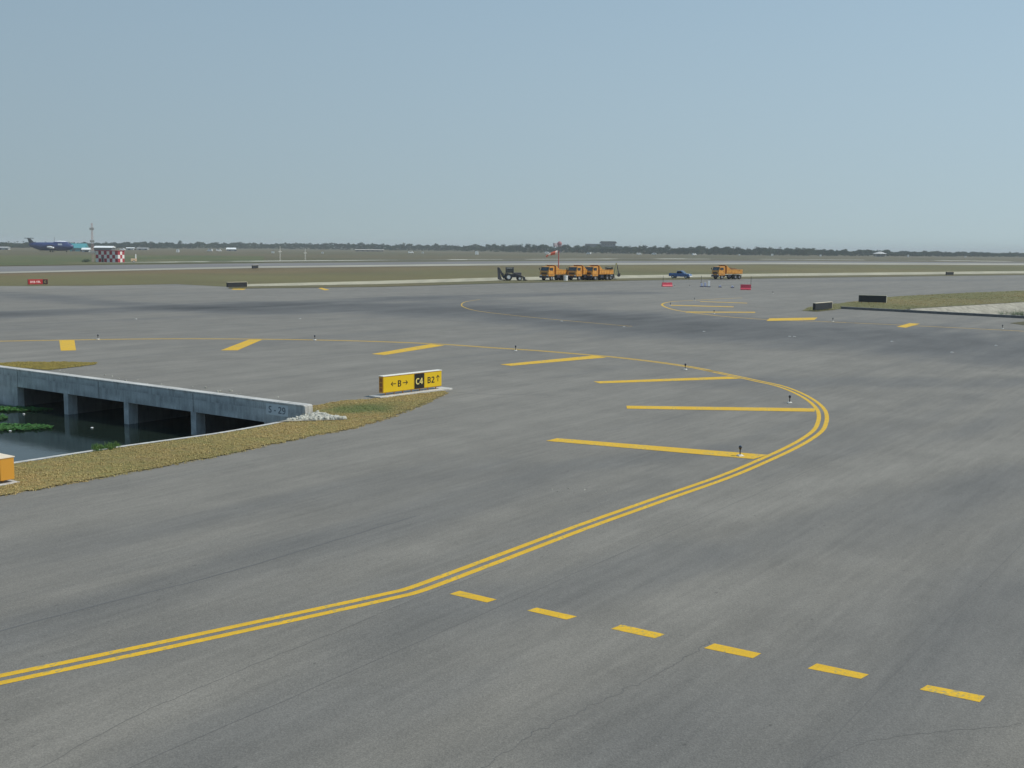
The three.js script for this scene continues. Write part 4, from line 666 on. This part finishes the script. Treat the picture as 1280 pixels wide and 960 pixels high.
{
  const p = at(115.5, hutDist - 6), t = thing('antenna_mast', 'tall slim lattice antenna mast next to the checkered hut', 'mast', p, 0.2), g = std(lin(0.42, 0.30, 0.28), 0.6), legs = [[0.3, 0.3], [-0.3, 0.3], [0.3, -0.3], [-0.3, -0.3]], hh = 13.6;
  for (const [x, z] of legs) mesh('leg', bar([x, 0, z], [x * 0.6, hh, z * 0.6], 0.045), g, t);
  const br2 = []; for (let k = 0; k < 14; k++) { const y = k * hh / 14, y2 = (k + 1) * hh / 14, f = 1 - 0.4 * k / 14; for (const s of [1, -1]) { br2.push(bar([0.3 * f, y, s * 0.3 * f], [-0.3 * f, y2, s * 0.3 * f], 0.025, 4), bar([s * 0.3 * f, y, 0.3 * f], [s * 0.3 * f, y2, -0.3 * f], 0.025, 4)); } } mesh('bracing', br2, g, t);
  for (const y of [3.6, 7.3, 11.6]) mesh('antenna', [rbox(1.5, 0.8, 0.12, 0, y, 0.45, 0.04), ...[-0.5, 0, 0.5].map(x => bar([x, y - 0.25, 0.5], [x, y + 0.25, 0.8], 0.03))], std(lin(0.34, 0.34, 0.33), 0.6), t);
}
function lattice(label, u, dist, h) { const t = thing('light_mast', label, 'mast', at(u, dist), 0.3, 'slim masts beyond the runway'); const w = std(lin(0.68, 0.64, 0.58), 0.6); mesh('post', [bar([0.2, 0, 0], [0.08, h, 0], 0.045), bar([-0.2, 0, 0], [-0.08, h, 0], 0.045), ...Array.from({ length: 8 }, (_, k) => bar([0.18 * (k % 2 ? 1 : -1), k * h / 8, 0], [0.18 * (k % 2 ? -1 : 1), (k + 1) * h / 8, 0], 0.025, 4))], w, t); mesh('crossbar', [rbox(1.6, 0.14, 0.14, 0, h * 0.62, 0, 0.03), rbox(1.0, 0.3, 0.2, 0, h * 0.62, 0.05, 0.05)], w, t); }
lattice('pale slim mast with lamp crossbar, taller of two beyond the runway', 350, 470, 6.2); lattice('pale slim mast, shorter of two beyond the runway', 381.5, 480, 5.4);
{ // white and orange equipment by the hut
  const t = thing('equipment_trailer', 'small white and orange equipment trailer right of the checkered hut', 'trailer', at(166.5, 400), 0.4); mesh('box', rbox(2.0, 1.0, 1.2, 0, 0.85, 0, 0.05), std(lin(0.6, 0.42, 0.26), 0.6), t); mesh('mast', cyl(0.18, 0.22, 2.0, 0.7, 1.9, 0, 10), M.white, t); for (const s of [1, -1]) wheel(t, 0, s * 0.65, 0.35, 0.2, M.white);
}
function leafBlob(nLeaf, rx, ry, rz, cy, size, lobes) { // crown of leaf clumps gathered in lobes
  const pos = [], L = []; for (let k = 0; k < lobes; k++) { const a = rnd() * 6.28, q = Math.sqrt(rnd()) * 0.62; L.push([Math.cos(a) * q * rx, cy + (rnd() - 0.45) * ry * 1.1, Math.sin(a) * q * rz, rr(0.38, 0.62)]); }
  for (let i = 0; i < nLeaf; i++) {
    const l = L[i % lobes], th = rnd() * 6.283, ph = Math.acos(2 * rnd() - 1), d = Math.cbrt(0.3 + 0.7 * rnd()) * l[3]; const c = [l[0] + Math.sin(ph) * Math.cos(th) * d * rx, l[1] + Math.cos(ph) * d * ry, l[2] + Math.sin(ph) * Math.sin(th) * d * rz];
    const v = () => [(rnd() - 0.5) * 2 * size, (rnd() - 0.5) * 1.5 * size, (rnd() - 0.5) * 2 * size]; const a = v(), b = v(), e = v(); for (const q of [a, b, e]) pos.push(c[0] + q[0], c[1] + q[1], c[2] + q[2]);
  }
  const g = new THREE.BufferGeometry(); g.setAttribute('position', new THREE.Float32BufferAttribute(pos, 3)); g.computeVertexNormals(); return g;
}
const foliage = [[0.038, 0.070, 0.034], [0.032, 0.062, 0.034], [0.050, 0.080, 0.036], [0.028, 0.055, 0.033]].map(c => new THREE.MeshPhysicalMaterial({ color: lin(...c), roughness: 0.85, side: THREE.DoubleSide }));
const bark = std(lin(0.12, 0.095, 0.07), 0.95);
{ const t = thing('shrub', 'dark green shrub on the verge left of the antenna mast', 'shrub', at(106.5, 392)); mesh('foliage', leafBlob(260, 2.2, 0.9, 1.2, 0.7, 0.22, 7), foliage[3], t); mesh('stem', [0, 1, 2].map(k => bar([0, 0, 0], [Math.cos(k * 2) * 0.8, 0.7, Math.sin(k * 2) * 0.5], 0.04)), bark, t); }

// parked T-tail aircraft, nose to +x
{
  const t = thing('parked_aircraft', 'dark blue aircraft with white top stripe and high tail parked far off', 'aircraft', at(64, 800), -0.06);
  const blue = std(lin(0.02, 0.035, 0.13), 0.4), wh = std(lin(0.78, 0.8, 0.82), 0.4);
  const pr = [[0, -16.5], [1.2, -15.4], [2.2, -12], [2.9, -7], [3.0, 8], [2.8, 11.5], [2.1, 14.2], [1.0, 15.8], [0, 16.2]].map(p => new THREE.Vector2(p[0], p[1]));
  const fus = X(new THREE.LatheGeometry(pr, 26), 0, 0, 0, 0, 0, -Math.PI / 2); { const p = fus.attributes.position; for (let i = 0; i < p.count; i++) { const x = p.getX(i); if (x < -7) p.setY(i, p.getY(i) + (-7 - x) * 0.13); } } fus.translate(0, 3.9, 0); fus.computeVertexNormals();
  mesh('fuselage', fus, blue, t);
  mesh('upper_stripe', X(new THREE.CylinderGeometry(3.04, 3.0, 13, 20, 1, true, 1.1, 0.95), -2.5, 3.95, 0, 0, 0, -Math.PI / 2), wh, t);
  mesh('hump', X(new THREE.SphereGeometry(1, 22, 12), 0, 0, 0).scale(6.6, 2.1, 2.3).translate(7.0, 5.8, 0), blue, t);
  mesh('hump_stripe', X(new THREE.SphereGeometry(1, 22, 8, 0, 6.3, 0, 0.8), 0, 0, 0).scale(6.7, 2.15, 2.35).translate(7.0, 5.8, 0), wh, t);
  mesh('glare_patch', box(3.0, 1.4, 0.08, 7.6, 5.3, 2.75), wh, t);  // white patch painting the window glare on the hump
  mesh('tail_fin', prism([[-15.8, 5.2], [-11.2, 5.4], [-15.0, 9.2], [-17.2, 9.4]], 0.35), std(lin(0.06, 0.07, 0.09), 0.5), t);
  mesh('tailplane', [box(2.6, 0.45, 8, -16.2, 9.6, 0), box(4.6, 0.3, 3.2, -15.6, 9.6, 0)], std(lin(0.04, 0.05, 0.06), 0.5), t);
  for (const s of [1, -1]) { const w = prism([[-2, 0], [3.5, 0], [-0.5, s * 13], [-2.6, s * 13]], 0.4); w.rotateX(Math.PI / 2); w.translate(0.5, 5.2, 0); mesh('wing', w, blue, t); for (const z of [4.2, 7.6]) mesh('engine', X(new THREE.CapsuleGeometry(0.75, 2.2, 4, 14), 2.2, 3.0 + (z > 5 ? 0.5 : 0), s * z, 0, 0, Math.PI / 2), wh, t); mesh('main_gear', [cyl(0.5, 0.5, 0.5, 0, 0.5, s * 1.8, 14, Math.PI / 2), bar([0, 0.5, s * 1.8], [0, 2.0, s * 1.4], 0.15)], M.black, t); }
  mesh('nose_gear', [cyl(0.4, 0.4, 0.4, 11, 0.4, 0, 14, Math.PI / 2), bar([11, 0.4, 0], [11, 2.0, 0], 0.12)], M.black, t);
  mesh('antenna_rod', bar([2, 6, 0], [2.6, 10.6, 0], 0.09), M.black, t);
}
function gableHall(name, label, u, dist, w, h, d, ridge, wallM, roofM, turn = 0) {
  const t = thing(name, label, 'building', at(u, dist), turn); mesh('wall', box(w, h, d, 0, h / 2, 0), wallM, t);
  const g = prism([[-d / 2 - 0.6, h], [0, h + ridge], [d / 2 + 0.6, h]], w + 1); g.rotateY(Math.PI / 2); mesh('roof', g, roofM, t);
  for (let i = 0; i < Math.max(2, Math.floor(w / 6)); i++) mesh('door', box(2.2, h * 0.6, 0.1, -w / 2 + 3 + i * 6, h * 0.3, d / 2 + 0.06), std(lin(0.09, 0.1, 0.11), 0.7), t); return t;
}
const teal = std(lin(0.06, 0.27, 0.29), 0.6), wallGrey = std(lin(0.42, 0.43, 0.42), 0.8), roofWhite = std(lin(0.78, 0.8, 0.78), 0.6);
gableHall('hangar', 'low hangar with teal roof behind the parked aircraft', 98.5, 900, 11.5, 2.6, 12, 3.6, std(lin(0.12, 0.3, 0.32), 0.7), teal, 0.15);
gableHall('storage_shed', 'white domed shed in front of the teal hangar', 107.5, 830, 5, 1.8, 6, 1.3, wallGrey, roofWhite, 0.2);
gableHall('storage_shed', 'long white-roofed shed right behind the checkered hut', 130.5, 760, 11.5, 3.6, 8, 1.2, std(lin(0.14, 0.15, 0.15), 0.8), roofWhite, 0.05);
gableHall('storage_shed', 'pale low shed at the edge of the palms left of the aircraft', 4, 1000, 9, 1.8, 7, 0.8, wallGrey, wallGrey, 0);
gableHall('storage_shed', 'narrow pale shed under the trees right of the checkered hut', 163, 1150, 7, 1.8, 5, 0.8, wallGrey, roofWhite, 0);
gableHall('storage_shed', 'low pale shed next to the narrow one under the trees', 178.5, 1180, 11, 1.6, 5, 0.7, wallGrey, wallGrey, 0);
gableHall('storage_shed', 'white sloped shed roof before the bushy round tree', 289, 1150, 8.5, 1.7, 6, 1.6, wallGrey, roofWhite, 0.1);
gableHall('storage_shed', 'long faint shed along the trees under the tallest tree clump', 462, 1350, 34, 1.6, 6, 0.7, std(lin(0.3, 0.28, 0.24), 0.8), std(lin(0.45, 0.42, 0.36), 0.8), 0);
{ // wide dark building rising above the trees
  const t = thing('terminal_hall', 'wide grey flat-topped building rising above the far trees', 'building', at(760, 1750), 0); const w = std(lin(0.13, 0.14, 0.15), 0.8), r = std(lin(0.06, 0.065, 0.07), 0.8);
  mesh('wall', box(22, 14, 14, 0, 7, 0), w, t); mesh('roof', [prism([[-13.5, 14], [-11, 17], [11, 17], [13.5, 14]], 17)], r, t); mesh('wing', box(26, 12.2, 12, -22, 6.1, 0), w, t); mesh('wing_roof', box(27, 0.7, 13, -22, 12.6, 0), std(lin(0.3, 0.31, 0.32), 0.8), t);
  for (let i = 0; i < 5; i++) mesh('window', box(2.6, 2.0, 0.2, -8.4 + i * 4.2, 11.5, 7.05), M.glass, t);
}
{ const t = thing('roof_pavilion', 'small pavilion with broad pale hipped roof before the right-hand trees', 'pavilion', at(1100, 1280), 0.0); mesh('roof', [X(new THREE.ConeGeometry(9.6, 2.8, 4), 0, 0, 0, 0, Math.PI / 4).scale(1, 1, 0.7).translate(0, 4.6, 0), box(4, 0.4, 3, 0, 5.9, 0)], std(lin(0.50, 0.50, 0.48), 0.7), t); for (const [x, z] of [[-5.5, 3.4], [5.5, 3.4], [-5.5, -3.4], [5.5, -3.4], [0, 3.4]]) mesh('column', cyl(0.25, 0.25, 3.3, x, 1.65, z, 8), wallGrey, t); mesh('wall', box(8, 2.6, 4, 0, 1.3, 0), std(lin(0.12, 0.13, 0.13), 0.8), t); }
{ // reddish tower top among the trees
  const t = thing('radar_tower', 'reddish tower top rising among the trees above the windsock', 'tower', at(697, 1250), 0.3); const rd = std(lin(0.32, 0.10, 0.10), 0.7), wt = std(lin(0.5, 0.42, 0.42), 0.7), gy = std(lin(0.12, 0.12, 0.14), 0.7);
  for (const [x, z] of [[2.2, 2.2], [-2.2, 2.2], [2.2, -2.2], [-2.2, -2.2]]) mesh('leg', bar([x * 1.3, 0, z * 1.3], [x, 8, z], 0.25), gy, t);
  mesh('platform', box(7.5, 0.4, 6, 0, 8.1, 0), rd, t); mesh('cabin', [rbox(3.4, 3.4, 4, -3, 10, 0, 0.3)], wt, t); mesh('tank', X(new THREE.SphereGeometry(2.6, 18, 12), 2.2, 10.8, 0), rd, t); mesh('skirt', cyl(2.0, 2.4, 1.6, 2.2, 8.9, 0, 16), gy, t);
  mesh('railing', [box(7.6, 0.12, 0.1, 0, 9.2, 3), box(7.6, 0.12, 0.1, 0, 9.2, -3)], rd, t);
}
// tiny white vehicles and cabins along the far road
{
  let van; const mk = (label, u, v, turn, s = 1) => { const p = P(u, v + 0.2); const d = clamp(-p.z, 1040, 1180); const q = at(u, d).setY(-0.05); if (!van) { van = thing('far_van', label, 'van', q, turn); mesh('body', prism([[-2.4, 0.35], [-2.4, 2.1], [1.0, 2.15], [1.7, 1.3], [2.4, 1.1], [2.45, 0.35]], 1.9, 0.1), M.white, van); mesh('window', [box(2.6, 0.5, 1.94, -0.6, 1.65, 0)], M.glass, van); for (const s2 of [1, -1]) { wheel(van, 1.5, s2 * 0.85, 0.36, 0.22, M.white); wheel(van, -1.5, s2 * 0.85, 0.36, 0.22, M.white); } return van; } return copyOf(van, q, turn, label); };
  mk('white van on the soil field, beside a smaller white cabin, below the dense treeline', 513.5, 318, 0.3); mk('white van under the trees to the left of the windsock', 684, 316.5, 0.1); mk('white van parked in front of the wide grey building', 736, 316.6, 2.6); mk('white van below the round tree left of the pale masts', 262, 318, 3.0); mk('white van near the tree with the low white shed', 273.5, 317.6, 0.2); mk('white van half hidden right of the checkered hut', 153, 319, 0.1); mk('white van beneath the trees above the blue pickup', 868, 318, 0.5); mk('white van under the trees right of the wide grey building', 799, 316.5, 0.1); mk('white van under the dip in the trees above the raised boom', 817.5, 317, 2.9);
  let cab; const ck = (label, u, v, w, h) => { const d = clamp(-P(u, v + 0.2).z, 900, 1250), q = at(u, d).setY(-0.05); const t = thing('marker_cabin', label, 'cabin', q, 0.2); mesh('body', rbox(w, h, w * 0.8, 0, h / 2, 0, 0.08), M.white, t); mesh('roof', box(w + 0.3, 0.12, w * 0.8 + 0.3, 0, h + 0.06, 0), wallGrey, t); mesh('door', box(0.8, h * 0.75, 0.05, 0, h * 0.38, w * 0.4 + 0.03), wallGrey, t); };
  ck('small bright white cabin beside the van on the soil field', 528.5, 316.5, 1.6, 1.5); ck('white cabin on the field above the folded backhoe', 596, 318, 2.6, 2.9); ck('white cabin under the trees above the island tip', 965.5, 318.2, 1.9, 2.1); ck('small white cabin at the treeline left of the pavilion', 1026, 319.6, 1.9, 1.6); ck('slim white cabin right of the pavilion', 1135.5, 321, 1.5, 2.6); ck('tiny white cabin in the far right trees', 1207, 321.8, 1.5, 1.6); ck('faint white cabin by the short mast', 403, 316.5, 1.9, 1.2); ck('small cabin with bluish walls on the left field', 222, 319, 2.2, 2.4); ck('tiny white cabin near the lone dump truck background', 924.5, 317.6, 1.4, 1.4); ck('low cabin by the taller pale mast', 341, 317, 2.2, 1.4);
}

// ---------------------------------------------------------------- trees
const lineDist = u => { const k = [[-400, 1300], [0, 1320], [100, 1400], [320, 1750], [560, 1700], [660, 1420], [900, 1280], [1050, 1320], [1280, 1560], [1700, 1900]]; for (let i = 0; i + 1 < k.length; i++) if (u <= k[i + 1][0]) return mix(k[i][1], k[i + 1][1], (u - k[i][0]) / (k[i + 1][0] - k[i][0])); return 1900; };
const lineTop = u => { const k = [[-400, 6], [0, 6.2], [100, 7.2], [220, 9.3], [320, 9.6], [460, 10.2], [640, 9.6], [760, 10], [900, 9.6], [1000, 8.6], [1100, 7.2], [1200, 6], [1280, 5.8], [1700, 8]]; for (let i = 0; i + 1 < k.length; i++) if (u <= k[i + 1][0]) return mix(k[i][1], k[i + 1][1], (u - k[i][0]) / (k[i + 1][0] - k[i][0])); return 8; };
{
  // the wood as one mass
  const clump = leafBlob(46, 2.2, 1.6, 2.2, 0, 0.75, 4), list = [];
  for (let u = -260; u < 1540; u += 0.11) { const d0 = lineDist(u), h = lineTop(u) * (0.42 + 0.78 * fbm(u / 5.5, 2.2, 3)); const d = d0 + rr(-8, 60), n = 1; const q = at(u, d); list.push([q.x, q.z, Math.pow(rnd(), 0.7) * h * 0.94, rr(0.7, 1.25)]); }
  const parts = [0, 1, 2, 3].map(() => []); list.forEach((e, i) => parts[(fbm(e[0] / 30, 3) * 9 | 0) % 4].push(e));
  parts.forEach((p, k) => { if (!p.length) return; const im = new THREE.InstancedMesh(clump, foliage[k], p.length), m4 = new THREE.Matrix4(); p.forEach(([x, z, y, s], i) => { m4.compose(new THREE.Vector3(x, y, z), new THREE.Quaternion().setFromEuler(new THREE.Euler(rr(-.4, .4), rnd() * 6, 0)), new THREE.Vector3(s, s * 0.8, s)); im.setMatrixAt(i, m4); }); im.name = numbered('far_wood'); im.castShadow = im.receiveShadow = true; im.userData = { label: 'dense far wood along the edge of the airfield', category: 'wood', kind: 'stuff' }; scene.add(im); });
  // trees that stand out of it
  const protos = [];
  for (let k = 0; k < 6; k++) {
    const t = thing('broadleaf_tree', ['rounded broadleaf tree in the far treeline', 'broad round-topped tree in the far treeline', 'upright oval tree in the far treeline', 'wide flat-topped tree in the far treeline', 'pale green rounded tree in the far treeline', 'tall narrow tree in the far treeline'][k], 'tree', new THREE.Vector3(), 0, 'broadleaf trees along the far treeline');
    const hh = 10, w = [3.2, 3.8, 2.6, 4.4, 3.0, 2.4][k]; mesh('trunk', [bar([0, 0, 0], [0.1, 5, 0], 0.22), bar([0.1, 4, 0], [1.2, 6.5, 0.5], 0.12), bar([0.1, 4.2, 0], [-1.1, 6.6, -0.4], 0.12)], bark, t);
    mesh('crown', leafBlob(240, w, [3.0, 2.6, 3.6, 2.6, 3.2, 3.9][k], w, [6.6, 6.8, 6.2, 6.9, 6.4, 5.9][k], 0.75, 9), foliage[k % 4], t); protos.push(t);
  }
  const bumps = [[226, 1.28], [271, 1.17], [289, 1.04], [305, 1.05], [369, 1.1], [381, 1.08], [435, 1.12], [452, 1.28], [466, 1.14], [479, 1.1], [495, 1.12], [502, 1.08], [557, 1.08], [545, 1.1], [590, 1.02], [629, 1.18], [651, 1.3], [668, 1.2], [677, 1.14], [708, 1.2], [722, 1.1], [735, 1.16], [786, 1.12], [800, 1.15], [818, 1.08], [874, 1.05], [895, 1.06], [923, 1.12], [934, 1.05], [988, 1.1], [999, 1.1], [1030, 1.1], [1096, 1.15], [1130, 1.05], [1141, 1.06], [1175, 1.14], [1182, 1.1], [1231, 1.06], [1262, 1.3], [1272, 1.25], [132, 1.3], [172, 1.1], [182, 1.15], [190, 1.18], [98, 1.05], [108, 1.05]];
  for (let u = -40; u < 1320; u += rr(6, 11)) bumps.push([u, rr(0.74, 1.02) + (rnd() < 0.25 ? rr(0.08, 0.3) : 0)]);
  let used0 = 0; bumps.forEach(([u, k], i) => { const q = at(u, lineDist(u) + rr(-14, 10)), h = lineTop(u) * k, s = h / 10.2; let o = used0 < 6 ? protos[used0++] : copyOf(protos[i % 6], q, 0); o.position.copy(q).setY(-0.05); o.rotation.set(0, rnd() * 6, 0); o.scale.set(s * rr(0.8, 1.1), s, s); });
  // palms at the left
  const palmMat = foliage[3]; const pp = [];
  for (let k = 0; k < 2; k++) {
    const t = thing('palm_tree', 'slim palm with ragged fronds at the left end of the far treeline', 'palm', new THREE.Vector3(), 0, 'palms along the far treeline'), hh = 8;
    mesh('trunk', [bar([0, 0, 0], [0.25 - k * 0.5, hh * 0.5, 0], 0.17), bar([0.25 - k * 0.5, hh * 0.5, 0], [0.35 - k * 0.6, hh, 0], 0.14)], bark, t);
    const pos = []; for (let f = 0; f < 13; f++) { const a = f / 13 * 6.283 + rnd() * 0.4, up0 = rr(0.1, 0.9), L = rr(1.7, 2.4); let px = [0.35 - k * 0.6, hh, 0]; for (let s = 0; s < 5; s++) { const t0 = s / 5, e = up0 - t0 * 1.7, st = L / 5, nx = [px[0] + Math.cos(a) * st * Math.cos(e), px[1] + Math.sin(e) * st, px[2] + Math.sin(a) * st * Math.cos(e)], w = 0.34 * (1 - t0 * 0.7), wx = -Math.sin(a) * w, wz = Math.cos(a) * w; pos.push(px[0] + wx, px[1] - 0.1, px[2] + wz, px[0] - wx, px[1] - 0.1, px[2] - wz, nx[0], nx[1], nx[2], px[0], px[1], px[2], nx[0] + wx * .7, nx[1] - 0.15, nx[2] + wz * .7, nx[0] - wx * .7, nx[1] - 0.15, nx[2] - wz * .7); px = nx; } }
    const g = new THREE.BufferGeometry(); g.setAttribute('position', new THREE.Float32BufferAttribute(pos, 3)); g.computeVertexNormals(); mesh('crown', g, palmMat, t); pp.push(t);
  }
  let n0 = 0;
  for (const [u, h] of [[5, 7], [10.5, 8.4], [18, 7.6], [21.5, 8.6], [29, 8.8], [33, 7.4], [57, 8], [176, 9.5], [181, 9.8], [188, 10], [-6, 8], [14, 6.8], [945, 10.5], [917, 10.6], [877, 10.2], [975, 10.4]]) { const d = lineDist(u) - 30, q = at(u, d); const o = n0 < 2 ? pp[n0++] : copyOf(pp[(u | 0) & 1], q, 0, u > 800 ? 'slim palm standing out above the right-hand treeline' : undefined); o.position.copy(q).setY(-0.05); o.rotation.set(0, rnd() * 6, 0); const s = h / 9; o.scale.set(s * 1.1, s, s * 1.1); }
  // far poles on the horizon
  for (const [u, d, h, l] of [[801, 1500, 16, 'thin pole above the trees beside the wide grey building'], [619, 1600, 12.5, 'thin pole above the trees left of the folded backhoe'], [566, 1500, 9, 'thin pole before the treeline above the grass verge']]) { const t = thing('far_pole', l, 'pole', at(u, d)); mesh('shaft', cyl(0.12, 0.2, h, 0, h / 2, 0, 8), M.steel, t); mesh('head', box(0.9, 0.5, 0.5, 0, h, 0), M.steel, t); }
}

renderer.render(scene, camera);
